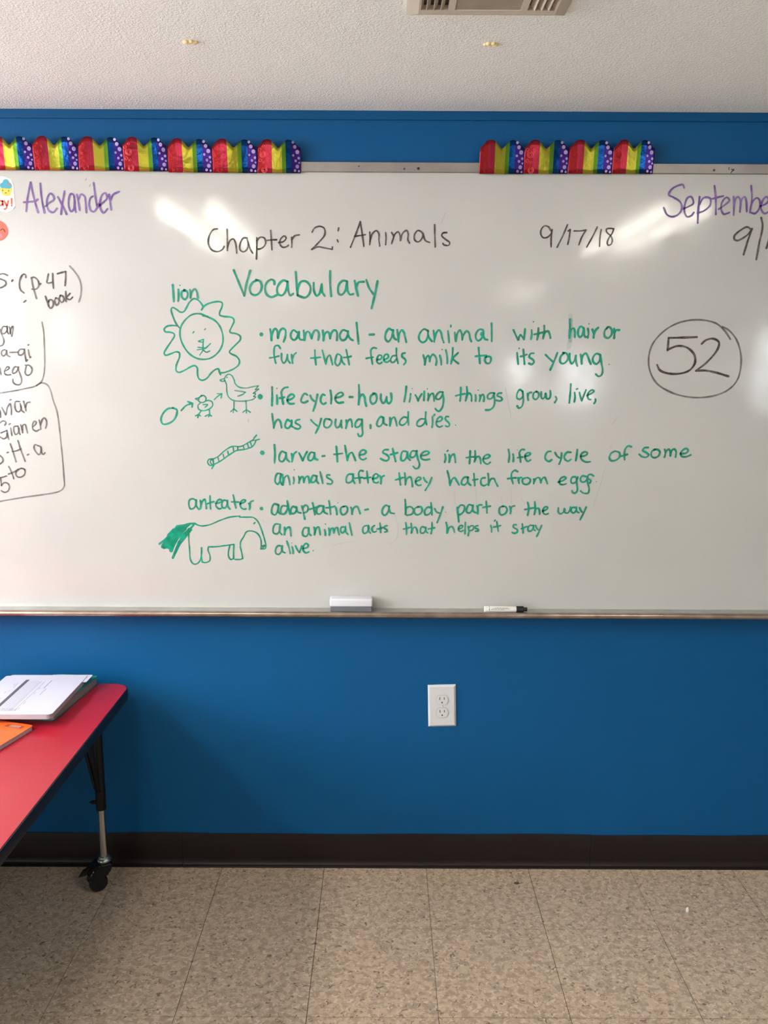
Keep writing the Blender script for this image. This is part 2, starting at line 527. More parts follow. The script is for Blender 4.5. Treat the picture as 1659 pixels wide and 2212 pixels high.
INK = [
  ('handwriting', 'green handwritten words mammal and the phrase after it, top bullet line', 'green', 5.89, 1.0, "o -327.3 1561.3 5.4;-303.6 1575.1 -301.8 1561.9 -300.7 1546.2;-300.6 1547.4 -298.9 1561.9 -294.5 1572.8 -289.5 1576.4 -285.4 1571.6 -283.2 1552.3;-283.2 1552.3 -279.8 1565.6 -274.7 1574.6 -268.5 1577.0 -263.1 1572.9 -262.6 1562.1 -264.5 1552.4 -268.6 1542.2;-232.9 1567.5 -241.4 1573.0 -248.5 1564.6 -247.9 1552.5 -240.6 1547.2 -233.1 1552.6 -227.9 1567.1;-227.2 1568.3 -227.4 1555.0 -223.2 1548.2 -216.6 1547.8;-214.3 1571.5 -213.7 1559.9 -212.6 1547.3;-212.6 1547.3 -210.0 1562.3 -205.0 1569.1 -199.6 1567.2 -196.7 1560.0 -193.6 1551.5;-193.6 1551.5 -189.7 1564.9 -184.2 1572.6 -177.8 1571.7 -173.9 1563.7 -174.5 1555.3 -176.3 1547.5;-163.7 1571.7 -162.6 1560.2 -162.2 1546.1;-162.2 1546.9 -158.9 1561.4 -152.7 1568.7 -148.2 1567.5 -145.3 1560.2 -144.1 1551.8;-144.1 1551.8 -140.3 1566.3 -134.1 1572.9 -128.4 1571.9 -125.5 1565.2 -126.1 1547.0;-99.6 1571.3 -109.4 1573.7 -116.9 1565.2 -117.7 1554.3 -112.0 1547.1 -103.4 1549.6 -97.1 1562.9 -96.4 1570.6;-96.4 1565.3 -93.4 1555.7 -87.3 1548.9 -83.1 1547.2;-73.6 1593.1 -71.2 1567.9 -68.3 1538.4;-39.1 1562.0 -27.3 1562.8;20.1 1574.3 12.7 1577.9 4.1 1565.8 3.4 1551.3 10.4 1544.1 17.8 1551.4 23.1 1568.3 23.8 1574.4;22.6 1565.9 26.4 1553.8 32.6 1549.5"),
  ('handwriting', None, 'green', 5.38, 1.0, "34.7 1575.1 37.3 1556.3 38.6 1543.7;37.8 1546.6 40.9 1566.0 47.0 1574.5 52.5 1568.5 55.8 1556.4 59.1 1543.1;117.3 1572.4 106.2 1577.2 95.2 1566.3 92.9 1551.8 101.7 1542.6 111.5 1547.0 116.3 1561.5 116.6 1573.6;116.2 1566.4 120.1 1554.3 127.6 1545.9;131.4 1573.7 133.6 1556.8 133.8 1544.2;133.8 1548.3 138.4 1566.5 145.7 1575.0 151.2 1569.0 154.7 1554.5 159.1 1542.4;169.9 1572.7 171.9 1557.0 173.4 1542.5;177.5 1587.2 177.1 1584.0;188.2 1569.2 189.5 1557.1 191.2 1546.2;191.1 1548.6 195.2 1566.8 201.2 1575.2 206.3 1566.8 208.4 1549.9;208.4 1549.9 211.4 1562.0 219.7 1572.9 226.0 1568.1 228.8 1554.9 232.7 1545.7;264.4 1564.7 262.9 1575.6 253.0 1576.7 244.6 1565.8 244.9 1553.7 251.2 1547.7 259.7 1553.8 263.9 1564.2;260.8 1561.1 258.2 1564.7 259.4 1568.3;263.9 1564.2 268.4 1552.6 275.9 1550.2;285.3 1593.2 286.5 1569.6 287.1 1546.7;344.3 1576.0 350.9 1562.7 357.5 1550.2;357.5 1550.2 360.4 1559.1 363.2 1564.0 367.0 1560.4 373.0 1551.9;373.0 1551.9 375.0 1578.5;392.4 1576.2 393.3 1565.3 392.0 1552.8;o 396.5 1597.9 2.0"),
  ('handwriting', None, 'green', 5.89, 1.0, "410.5 1581.1 410.4 1565.4 408.0 1551.4;400.0 1564.9 412.3 1567.9 427.0 1571.5;425.8 1587.7 426.4 1572.8 423.9 1554.6;424.8 1563.1 429.4 1571.6 436.8 1573.3 440.7 1566.8 443.6 1555.9;493.4 1604.4 494.4 1580.3 493.8 1556.7;493.7 1557.4 497.1 1576.7 504.3 1581.6 507.8 1573.2 508.5 1558.7;531.4 1581.7 522.5 1586.5 516.8 1576.8 517.4 1563.5 522.6 1558.3 528.5 1564.8 531.4 1580.5;531.6 1578.1 532.9 1566.0 536.7 1558.3 541.1 1560.0;542.5 1580.6 544.4 1568.5 543.2 1556.9;o 544.4 1593.1 2.0;554.5 1578.2 558.5 1567.4 558.5 1557.0;557.9 1560.1 562.5 1575.8 570.0 1583.6;595.3 1585.2 587.3 1574.8 588.5 1560.3 598.1 1556.7 606.2 1566.4 605.6 1578.5 597.8 1585.7 591.9 1580.8;612.1 1580.9 613.6 1567.6 613.4 1556.3;613.5 1568.9 618.0 1577.3 626.1 1577.4"),
  ('ink_smear', 'faint green smear through the h of hair', 'green', 11.52, 0.13, "494.2 1614.0 496.2 1580.3 495.7 1551.3 493.4 1531.9;496.7 1602.0 499.2 1568.3 497.6 1548.9"),
  ('handwriting', None, 'green', 4.86, 1.0, "-277.3 1525.2 -282.9 1532.4 -291.6 1530.4 -294.7 1518.3 -293.4 1498.8 -290.4 1486.1;-306.5 1500.0 -294.1 1501.7 -281.6 1505.0;-274.6 1511.1 -274.3 1494.0 -268.8 1486.2 -262.4 1494.1 -259.0 1508.7;-259.0 1508.7 -257.5 1494.1 -252.1 1486.8;-247.8 1508.8 -247.0 1499.0 -245.2 1486.3;-245.5 1497.8 -241.1 1508.8 -235.3 1513.7;-185.2 1520.8 -184.9 1501.8 -182.6 1482.7;-196.6 1499.8 -185.4 1500.6 -170.5 1502.3;-165.4 1520.9 -160.6 1501.9 -156.2 1484.3;-156.2 1484.8 -151.9 1501.9 -145.6 1508.1 -142.0 1497.1 -138.4 1483.0;-117.1 1508.2 -124.6 1510.6 -130.3 1497.2 -130.9 1486.2 -124.7 1480.6 -118.5 1486.2 -114.7 1504.6;-114.7 1504.6 -111.5 1489.9 -106.1 1483.8;-101.5 1522.2 -97.3 1502.2 -93.6 1483.2;-108.5 1501.7 -98.5 1502.7 -88.1 1505.2;-20.5 1526.5 -27.9 1528.1 -35.3 1522.0 -34.5 1505.0 -31.0 1485.0;-47.7 1500.0 -36.5 1502.0 -29.1 1503.0;-17.9 1496.5 -8.0 1499.0 -6.3 1506.3 -13.0 1508.7 -18.6 1500.2 -18.6 1490.4 -11.6 1486.0 -5.4 1490.0;0.2 1496.6 10.6 1502.3 10.6 1509.6 3.6 1510.5 -1.0 1501.5 0.8 1492.9 8.2 1490.0 14.4 1494.2;31.7 1507.7 23.0 1506.5 17.6 1496.7 19.4 1490.6 25.6 1490.1 33.0 1498.0;32.8 1526.7 33.4 1505.3 37.6 1487.0"),
  ('handwriting', None, 'green', 5.38, 1.0, "56.2 1514.7 48.8 1512.7 48.1 1505.4 56.4 1498.1 58.2 1490.8 52.8 1483.9;105.1 1509.3 108.5 1495.9 109.4 1483.7;109.4 1484.9 113.4 1503.3 118.3 1508.2 121.6 1500.9 122.2 1492.3;122.2 1492.3 125.7 1505.8 130.6 1511.1 137.4 1505.8 140.6 1494.9 139.3 1483.8;149.3 1508.3 152.5 1496.1 153.4 1484.4;o 155.2 1524.2 2.0;165.1 1522.5 168.7 1506.0 169.5 1487.7;183.6 1528.4 182.8 1508.5 179.5 1487.0;198.2 1515.9 189.0 1507.3 182.9 1501.2;182.9 1501.2 190.5 1493.9 199.3 1487.8;252.4 1529.5 254.7 1508.8 257.0 1488.1;244.8 1506.8 258.4 1508.4 273.3 1508.9;273.3 1507.7 269.8 1499.2 273.8 1489.4 282.5 1489.0 286.5 1498.0 284.6 1505.3 277.1 1506.5 272.9 1504.1"),
  ('handwriting', None, 'green', 5.63, 1.0, "356.0 1516.7 357.7 1502.0 359.9 1486.9;o 361.0 1528.4 2.3;372.3 1525.3 374.4 1507.0 376.8 1487.0;365.5 1507.0 374.8 1509.0 382.2 1512.4;400.6 1515.7 392.0 1514.4 388.6 1505.9 397.5 1499.8 402.2 1493.7 396.7 1486.4 388.5 1488.8;432.3 1511.7 442.1 1502.5 451.1 1494.7;463.8 1517.2 456.0 1495.2 446.3 1471.9;481.2 1516.1 472.9 1507.5 472.3 1492.8 479.9 1488.5 489.6 1495.4 492.8 1506.4 487.4 1516.1 478.7 1517.3;496.6 1514.9 498.1 1497.9 503.5 1488.6 509.4 1495.5 513.7 1510.1;513.7 1510.1 515.0 1493.1 518.7 1482.8;526.0 1512.6 528.6 1500.4 530.1 1488.7;529.4 1493.1 532.3 1510.2 539.5 1516.4 545.6 1507.9 550.3 1496.9 554.5 1487.9;578.1 1512.9 568.0 1515.3 559.8 1505.5 560.4 1494.5 569.4 1487.9 577.6 1497.0 579.4 1511.7;578.1 1512.9 582.9 1490.9 587.2 1471.4 584.6 1459.1 577.3 1455.4 569.5 1461.0;o 603.7 1487.4 1.8"),
  ('handwriting', 'green handwritten bullet line beginning life cycle', 'green', 5.89, 1.0, "o -334.0 1396.6 7.2;-334.4 1401.6 -334.1 1391.6;-301.5 1422.3 -301.5 1398.0 -302.7 1373.2;-288.9 1400.6 -288.4 1389.4 -288.8 1377.7;o -288.6 1419.1 1.8;-259.1 1422.5 -268.6 1420.5 -276.3 1410.5 -275.3 1395.7 -272.3 1377.8;-281.1 1393.2 -275.3 1394.4 -268.5 1395.7;-260.4 1387.0 -247.8 1392.1 -241.9 1398.8 -247.6 1403.7 -256.4 1399.5 -261.1 1388.3 -256.7 1379.6 -250.5 1377.9 -243.0 1378.9;-206.4 1402.2 -213.8 1405.9 -221.5 1395.9 -223.6 1384.7 -216.6 1381.1 -206.1 1385.6;-198.9 1400.5 -194.5 1391.1 -188.5 1385.7;-179.4 1403.1 -184.1 1381.2 -191.3 1359.3;-159.4 1401.7 -165.1 1403.6 -170.9 1392.5 -170.3 1383.8 -164.1 1377.6 -157.0 1380.9;-144.3 1414.1 -141.9 1396.3 -142.7 1378.9;-130.1 1395.1 -117.6 1397.7 -110.1 1403.9 -113.8 1408.9 -121.3 1407.6 -130.1 1398.9 -130.9 1388.9 -123.9 1381.5 -110.2 1382.8;-92.6 1397.1 -84.3 1397.1;-67.6 1429.4 -66.8 1406.6 -68.3 1377.3;-68.3 1380.5 -63.8 1399.2 -57.6 1404.2 -52.6 1396.8 -50.8 1384.4 -47.5 1373.2;-26.3 1406.8 -35.0 1400.6 -36.8 1388.2 -31.2 1379.0 -22.5 1383.3 -19.3 1395.7 -22.6 1405.6 -28.8 1406.8;-8.3 1404.4 -8.2 1390.8 -2.4 1380.9 3.8 1385.9 7.5 1398.3;7.5 1397.1 8.8 1384.7 13.9 1380.2 20.1 1388.4 19.2 1407.0"),
  ('handwriting', None, 'green', 5.38, 1.0, "60.3 1425.8 58.5 1407.2 54.9 1385.4;72.2 1406.1 71.1 1394.9 69.2 1385.5;o 76.3 1420.2 1.5;84.8 1403.7 89.9 1395.0 92.5 1388.1;92.5 1388.1 97.3 1398.8 102.2 1406.2;108.9 1412.9 108.6 1400.1 108.2 1388.9;o 117.1 1419.9 1.8;119.7 1407.5 119.9 1397.6 119.2 1388.9;119.2 1391.4 124.8 1403.9 132.2 1408.1 134.8 1400.2 135.8 1387.8;158.4 1411.5 149.7 1411.4 141.1 1401.5 141.2 1394.0 148.7 1392.3 156.1 1400.3 159.7 1411.5;159.0 1407.7 161.3 1390.4 157.9 1370.5 149.3 1360.0 141.7 1364.2 139.6 1367.4;206.9 1424.1 207.2 1408.0 205.9 1388.1;194.1 1401.7 206.1 1405.0 218.5 1407.5;223.1 1425.9 224.7 1408.1 220.9 1388.7;221.4 1390.7 224.8 1404.4 231.0 1408.6 236.1 1401.9 237.0 1388.3;247.3 1404.5 248.3 1395.8 247.7 1387.8;o 254.5 1416.9 1.8;258.6 1404.5 260.1 1395.8 258.5 1387.9;259.0 1389.6 262.4 1402.1 267.3 1405.8 270.8 1398.4 269.5 1387.9;297.2 1409.7 287.2 1409.6 279.9 1402.1 281.4 1394.7 290.1 1394.8 296.1 1403.5 298.0 1408.9;296.6 1404.7 299.6 1388.6 297.0 1373.7 287.2 1364.9 275.9 1364.1;317.2 1409.8 308.5 1408.5 306.2 1402.3 316.3 1398.1 319.5 1392.4 314.1 1388.7 304.5 1389.9"),
  ('handwriting', None, 'green', 5.12, 1.0, "373.1 1415.0 366.7 1419.2 359.6 1408.7 360.0 1396.3 367.6 1393.4 374.9 1401.4 374.4 1413.8;374.6 1408.8 377.0 1389.0 373.3 1374.0 365.9 1369.5 360.7 1375.2;387.1 1408.9 388.7 1400.2 390.2 1391.0;388.7 1399.0 391.3 1410.1 398.2 1411.9;413.1 1414.5 404.6 1410.2 403.3 1397.8 410.2 1392.9 417.4 1400.4 417.1 1410.3 410.6 1414.4;424.5 1412.8 424.9 1400.4 428.9 1394.7 434.9 1400.4 436.4 1409.1;436.4 1409.1 440.1 1395.5 446.4 1395.5 449.8 1405.5 448.6 1416.6;463.7 1400.6 466.9 1395.6 461.9 1384.9;503.5 1434.7 502.9 1409.5 501.5 1384.1;514.5 1412.0 516.3 1399.6 514.9 1387.2;522.3 1422.4 519.1 1420.9;527.7 1412.1 531.3 1399.7 534.8 1389.8;534.8 1389.8 539.8 1404.7 545.4 1419.6;548.6 1404.7 559.6 1409.7 566.8 1416.0 561.6 1419.2 553.2 1413.4 550.0 1402.3 554.1 1394.3 559.2 1393.6;571.6 1394.9 571.9 1388.7 568.5 1383.0"),
  ('handwriting', None, 'green', 5.38, 1.0, "-302.9 1351.2 -300.7 1330.7 -298.6 1312.6;-299.0 1314.4 -294.0 1329.5 -286.3 1335.8 -281.4 1330.8 -277.9 1313.3;-255.0 1331.4 -261.2 1335.4 -267.7 1323.3 -267.8 1315.8 -260.3 1312.1 -252.6 1320.9 -249.9 1333.5;-249.9 1331.0 -250.1 1318.4 -243.9 1313.9;-228.5 1336.1 -237.3 1333.5 -239.9 1327.2 -230.0 1321.0 -226.2 1316.0 -231.3 1310.5 -241.4 1312.2;-197.6 1335.0 -189.6 1326.2 -180.1 1318.8;-169.9 1338.4 -175.9 1318.8 -185.4 1299.1;-146.8 1336.5 -158.1 1337.7 -162.5 1326.4 -160.8 1316.3 -152.0 1314.4 -143.1 1322.7 -141.8 1332.8 -148.0 1337.0;-130.4 1336.6 -131.8 1324.0 -128.0 1314.5 -120.5 1317.8 -115.4 1334.1;-115.4 1334.1 -115.4 1319.1 -113.7 1314.1;-102.0 1334.7 -101.6 1324.2 -102.9 1312.9;-102.4 1316.6 -97.8 1331.7 -90.2 1337.3 -87.0 1329.3 -86.0 1316.7;-60.1 1336.9 -70.1 1336.4 -77.7 1325.5 -76.4 1316.3 -67.6 1317.3 -60.0 1329.4 -58.8 1336.9;-59.3 1334.4 -58.8 1314.3 -57.5 1299.3 -61.3 1291.7 -67.6 1292.1 -70.1 1297.9;-36.1 1322.0 -36.1 1313.2;-2.3 1342.2 -8.5 1344.2 -17.3 1332.1 -18.0 1320.8 -10.9 1318.4 -3.4 1327.2 -1.0 1342.2;-1.0 1339.7 0.3 1327.2 7.9 1322.2;16.6 1341.8 17.2 1329.8 16.7 1319.7;16.7 1323.5 21.6 1338.6 27.9 1343.6 32.2 1334.9 35.6 1320.3"),
  ('handwriting', None, 'green', 4.86, 1.0, "62.9 1342.5 54.1 1343.7 44.1 1333.7 43.7 1324.9 51.7 1321.9 61.7 1330.0 65.4 1340.0;66.0 1357.5 66.2 1337.5 67.3 1322.0;110.7 1339.0 100.6 1339.0 90.7 1330.2 90.8 1321.4 98.3 1318.9 108.3 1325.2 113.9 1337.8;113.7 1357.8 113.2 1337.8 116.7 1323.3;131.9 1345.4 132.7 1330.4 131.1 1316.5;137.9 1351.4 135.9 1348.4;143.5 1331.7 154.7 1334.2 158.6 1341.0 154.5 1345.5 147.1 1341.7 142.9 1332.9 143.6 1322.9 151.3 1317.4 159.5 1320.5;175.9 1345.6 168.4 1345.6 167.2 1338.0 176.2 1329.3 178.8 1323.1 173.9 1318.5 168.1 1320.5;o 195.2 1322.6 1.8"),
  ('handwriting', 'green handwritten bullet line beginning larva', 'green', 5.38, 1.0, "o -331.7 1244.9 6.4;-298.2 1266.6 -297.3 1243.8 -298.6 1217.0;-268.9 1245.2 -277.7 1248.9 -285.5 1236.2 -284.5 1223.5 -276.9 1221.0 -269.2 1231.2 -266.4 1245.2;-266.9 1242.6 -265.4 1228.7 -257.9 1220.5;-251.7 1242.7 -249.4 1231.3 -251.1 1220.6;-250.2 1230.0 -244.9 1242.8 -238.5 1247.9;-231.0 1244.6 -226.0 1233.9 -221.6 1223.8;-221.6 1223.8 -215.9 1236.5 -209.4 1248.0;-190.4 1245.6 -198.0 1246.8 -205.7 1236.6 -205.8 1226.4 -199.5 1223.9 -191.8 1231.6 -188.4 1245.6;-189.2 1243.0 -188.1 1230.3 -181.0 1226.5;-167.7 1236.3 -161.4 1237.3;-129.1 1262.9 -127.7 1242.1 -126.8 1221.2;-135.3 1241.5 -124.6 1242.6 -112.5 1244.2;-105.5 1265.5 -102.3 1244.7 -99.3 1224.9;-99.8 1226.9 -94.2 1242.2 -86.6 1246.8 -82.8 1239.7 -77.0 1225.0;-65.1 1239.8 -52.4 1243.0 -48.1 1249.6 -55.0 1253.9 -62.6 1250.0 -66.4 1239.8 -63.8 1230.9 -56.2 1227.2 -48.1 1231.0;12.6 1255.0 2.0 1254.1 -2.6 1247.8 9.6 1240.2 14.7 1232.6 9.7 1224.9 -0.4 1226.2 -8.1 1230.5;24.7 1258.1 28.6 1240.3 33.1 1223.0;18.5 1241.5 28.6 1244.1 38.7 1246.7"),
  ('handwriting', None, 'green', 5.38, 1.0, "61.2 1250.6 52.4 1250.6 47.4 1237.9 48.8 1226.4 55.1 1225.2 62.6 1235.4 65.0 1249.4;65.1 1245.6 66.5 1232.9 72.9 1226.5;89.1 1250.8 78.9 1252.0 72.7 1241.8 74.1 1234.2 82.9 1235.5 89.2 1244.4 90.8 1252.0;89.1 1247.0 93.6 1230.5 98.4 1215.2 94.7 1204.9 87.1 1203.6 81.2 1209.5;101.9 1239.4 114.5 1240.7 124.6 1247.1 120.7 1250.9 110.6 1249.6 102.6 1241.9 103.2 1231.8 112.2 1227.5 125.6 1229.3;167.7 1243.5 169.6 1233.4 167.3 1221.1;173.4 1251.7 175.9 1253.7;179.1 1242.3 180.6 1232.2 179.5 1221.2;180.0 1224.5 185.5 1239.8 191.7 1243.7 195.0 1234.8 196.8 1220.8;236.6 1252.0 236.2 1236.3 235.4 1218.4;226.2 1234.2 237.5 1235.8 250.2 1236.8;249.8 1252.8 250.7 1236.3 248.5 1222.3;249.2 1224.9 254.0 1235.1 260.3 1237.6 265.1 1230.0 266.4 1218.1;272.6 1231.3 284.5 1233.4 290.7 1239.1 285.5 1242.9 278.0 1240.3 272.6 1231.3 275.9 1221.2 284.9 1216.6 292.4 1221.8;340.8 1257.1 343.8 1241.9 342.4 1222.8;353.8 1244.5 355.4 1234.3 355.0 1224.6;o 364.9 1255.9 1.3;384.3 1256.8 377.5 1257.3 371.4 1249.6 373.1 1236.9 375.4 1222.9;366.3 1234.9 373.1 1236.4 380.0 1236.5;387.0 1238.3 398.3 1242.1 401.4 1246.7 394.2 1248.5 386.9 1242.1 388.5 1231.9 395.1 1224.8 402.5 1228.9"),
  ('handwriting', None, 'green', 5.38, 1.0, "457.1 1252.6 448.3 1251.3 441.9 1239.8 444.1 1229.7 453.2 1225.1 460.1 1229.7;468.7 1248.9 474.1 1240.0 481.2 1234.9;486.4 1248.2 485.9 1232.4 480.9 1217.6;511.7 1250.3 501.5 1250.3 494.4 1240.1 496.1 1231.2 505.2 1226.1 513.3 1231.3;529.1 1257.5 528.0 1242.8 526.1 1227.5;539.3 1239.0 551.3 1241.6 557.4 1247.5 552.1 1251.8 543.4 1249.2 538.8 1239.0 543.0 1230.1 554.7 1223.8 566.1 1224.7;631.8 1254.0 621.9 1248.3 617.6 1235.6 623.0 1228.0 635.6 1229.3 645.3 1238.3 644.7 1249.7 634.3 1254.0;676.1 1266.4 667.7 1268.4 660.5 1261.2 658.0 1246.0 659.7 1230.7;647.7 1240.3 657.8 1242.2 666.4 1245.5;722.3 1264.6 712.2 1263.5 707.6 1256.4 718.1 1250.1 724.8 1243.8 718.8 1238.1 707.4 1239.1 698.6 1245.7;741.6 1259.1 733.0 1254.0 732.6 1241.3 740.5 1236.7 751.6 1241.4 754.6 1252.8 747.9 1259.1 739.1 1259.1;767.6 1259.7 770.1 1249.1 768.2 1238.4;768.8 1241.5 773.4 1256.7 779.5 1259.8 783.3 1251.7 784.0 1242.0;784.0 1242.0 787.3 1256.8 793.4 1260.6 798.9 1254.3 798.7 1238.5;812.0 1248.0 827.0 1249.9 832.1 1257.0 826.2 1262.1 817.6 1258.2 811.4 1248.0 816.3 1240.4 827.7 1239.7 840.0 1244.9"),
  ('handwriting', None, 'green', 5.12, 1.0, "-282.6 1187.2 -291.5 1187.7 -296.7 1177.4 -297.7 1164.5 -290.7 1158.1 -284.2 1169.7 -281.3 1186.4;-282.7 1182.6 -284.2 1167.2 -279.3 1156.9;-277.5 1185.2 -276.5 1169.8 -276.7 1156.4;-276.7 1159.5 -271.3 1177.5 -263.6 1182.2 -259.9 1172.4 -257.6 1157.5;-247.1 1177.6 -246.0 1168.6 -247.9 1160.1;o -244.8 1198.1 1.8;-233.1 1180.3 -231.9 1170.0 -232.6 1161.8;-232.5 1164.8 -226.7 1177.7 -221.6 1179.0 -219.7 1171.3 -219.3 1163.6;-219.3 1163.6 -214.0 1177.8 -207.6 1180.9 -205.2 1174.0 -204.0 1161.9;-186.0 1181.8 -193.6 1183.0 -198.8 1172.7 -198.9 1165.0 -191.2 1164.5 -185.6 1171.5 -183.4 1181.8;-184.0 1179.2 -183.6 1167.7 -179.0 1161.2;-173.9 1192.9 -170.7 1178.0 -167.1 1161.3;-147.8 1184.5 -155.4 1184.5 -155.5 1178.1 -146.6 1173.0 -140.3 1166.6 -144.1 1160.1 -154.3 1160.6;-88.0 1187.4 -96.9 1186.1 -102.5 1175.8 -100.8 1164.2 -91.9 1164.3 -84.2 1173.3 -83.7 1187.4;-84.2 1183.6 -83.7 1170.7 -79.6 1161.7;-56.2 1196.0 -63.8 1197.0 -68.4 1188.8 -66.4 1175.9 -65.1 1162.6;-79.1 1175.9 -67.7 1177.2 -57.5 1178.0;-45.5 1195.3 -44.0 1178.6 -42.2 1163.2;-54.2 1176.0 -44.7 1177.3 -34.6 1178.7;-28.7 1174.9 -18.0 1177.5 -14.7 1184.4 -20.6 1188.5 -26.9 1183.8 -29.5 1174.8 -26.9 1165.9 -18.0 1163.3 -14.2 1165.9;-9.9 1182.6 -6.5 1172.4 -7.3 1161.3;-7.3 1171.1 -4.0 1180.1 2.3 1183.5"),
  ('handwriting', None, 'green', 5.12, 1.0, "42.7 1191.4 44.9 1173.9 46.8 1158.0;32.7 1171.8 44.1 1175.2 55.1 1178.6;58.0 1191.4 60.2 1174.0 60.3 1158.6;60.3 1161.2 65.8 1176.6 73.4 1180.5 77.3 1171.5 80.0 1153.5;88.8 1167.7 100.2 1172.9 102.7 1177.3 96.3 1179.8 89.2 1172.9 89.4 1162.6 96.1 1156.7 103.7 1158.3;110.3 1178.9 114.2 1170.4 119.9 1165.3;132.4 1179.0 125.8 1161.5 115.1 1142.9;174.9 1197.7 179.8 1179.7 183.3 1157.9;183.2 1160.5 189.3 1174.7 195.6 1178.5 200.8 1170.9 208.2 1158.8;231.2 1180.0 222.3 1180.0 214.9 1169.6 215.0 1161.9 222.8 1158.9 230.2 1167.1 232.5 1180.0;231.3 1176.1 232.8 1164.6 239.9 1158.2;248.3 1190.3 249.7 1172.4 251.6 1157.0;245.4 1172.9 253.0 1173.7 259.3 1175.0;279.1 1179.0 270.7 1177.6 267.1 1168.6 269.9 1159.6 277.6 1157.1 284.7 1161.0;286.9 1190.5 288.6 1175.1 289.1 1158.4;289.7 1162.3 295.0 1175.2 303.9 1176.5 307.9 1167.5 314.6 1156.0;368.1 1196.6 360.4 1199.9 351.7 1192.1 352.2 1178.0 356.5 1162.6;341.3 1176.7 352.2 1178.5 364.1 1179.4;370.0 1179.4 371.5 1170.4 373.0 1164.0;372.0 1171.7 374.3 1179.4 378.9 1180.2;391.6 1179.5 382.8 1175.6 383.2 1165.3 392.3 1160.7 402.3 1166.7 403.2 1175.7 395.4 1180.3;413.4 1175.8 414.4 1169.4 413.1 1163.4;413.7 1168.1 419.7 1178.4 427.8 1179.7 431.3 1173.3 432.9 1165.6;432.9 1165.6 436.3 1177.2 442.5 1181.1 446.5 1174.7 451.1 1163.1"),
  ('handwriting', None, 'green', 5.12, 1.0, "480.5 1167.9 493.5 1172.3 501.4 1179.3 496.9 1182.6 488.1 1179.2 483.5 1168.4 487.6 1162.0 496.6 1161.3 502.8 1163.4;527.4 1182.8 518.6 1181.9 515.2 1172.4 518.0 1165.5 525.7 1166.0 532.1 1175.1 533.8 1182.8;530.2 1178.9 532.3 1160.9 534.3 1145.5 529.5 1138.2 521.8 1139.0 519.8 1144.1;555.4 1184.2 546.4 1185.4 541.2 1177.7 544.6 1169.2 553.5 1169.3 559.5 1177.8 561.7 1184.2;559.3 1182.9 561.2 1168.8 566.6 1148.2 564.0 1137.9 551.2 1137.8 543.3 1143.5;576.9 1185.6 569.1 1189.9 561.6 1186.8 562.0 1179.1 569.9 1172.7 567.7 1165.7 562.5 1167.5;o 584.9 1169.4 1.5"),
  ('handwriting', 'green handwritten bullet line beginning adaptation', 'green', 5.38, 1.0, "o -337.3 1090.2 5.1;-291.7 1101.3 -302.0 1102.6 -308.6 1089.5 -308.1 1076.5 -299.9 1072.6 -292.0 1084.4 -289.7 1100.0;-290.5 1096.1 -290.8 1081.8 -285.8 1075.3;-267.5 1097.5 -279.0 1097.5 -284.3 1084.4 -281.9 1075.3 -274.2 1075.4 -266.4 1087.1 -264.1 1097.5;-265.5 1111.8 -262.4 1092.4 -258.3 1074.7;-243.2 1093.8 -249.6 1096.3 -256.1 1087.2 -254.2 1076.8 -246.0 1077.3 -240.7 1087.3 -240.1 1095.1;-240.6 1092.5 -237.0 1080.8 -228.5 1078.2;-225.2 1097.7 -221.6 1082.1 -218.0 1061.3;-224.0 1092.5 -214.9 1100.4 -208.6 1095.2 -211.3 1082.2 -220.3 1078.2;-195.7 1106.2 -192.0 1090.1 -189.6 1073.2;-208.7 1087.4 -194.5 1091.4 -177.8 1096.7;-170.1 1098.5 -179.1 1098.0 -184.8 1087.5 -183.1 1076.6 -175.5 1075.9 -167.7 1085.0 -165.0 1098.0;-166.3 1094.1 -163.9 1081.1 -154.9 1076.0;-150.3 1112.4 -147.9 1095.5 -146.0 1075.2;-158.7 1092.9 -147.1 1094.2 -134.3 1097.7;-131.7 1093.0 -129.2 1083.9 -128.8 1074.3;o -125.8 1107.3 1.5;-108.7 1097.0 -116.4 1094.4 -118.2 1081.4 -112.6 1073.6 -103.6 1077.5 -99.2 1088.0 -102.3 1097.1 -110.0 1097.0;-89.5 1094.5 -86.9 1082.8 -86.4 1075.5;-86.9 1078.9 -81.8 1093.3 -72.8 1097.2 -68.5 1089.4 -64.4 1077.2;-50.5 1087.7 -42.1 1089.6;15.6 1097.6 6.6 1101.0 -2.3 1089.8 -2.8 1078.0 4.2 1072.8 11.8 1080.7 16.8 1098.9;15.6 1093.7 19.5 1080.7 30.6 1077.7"),
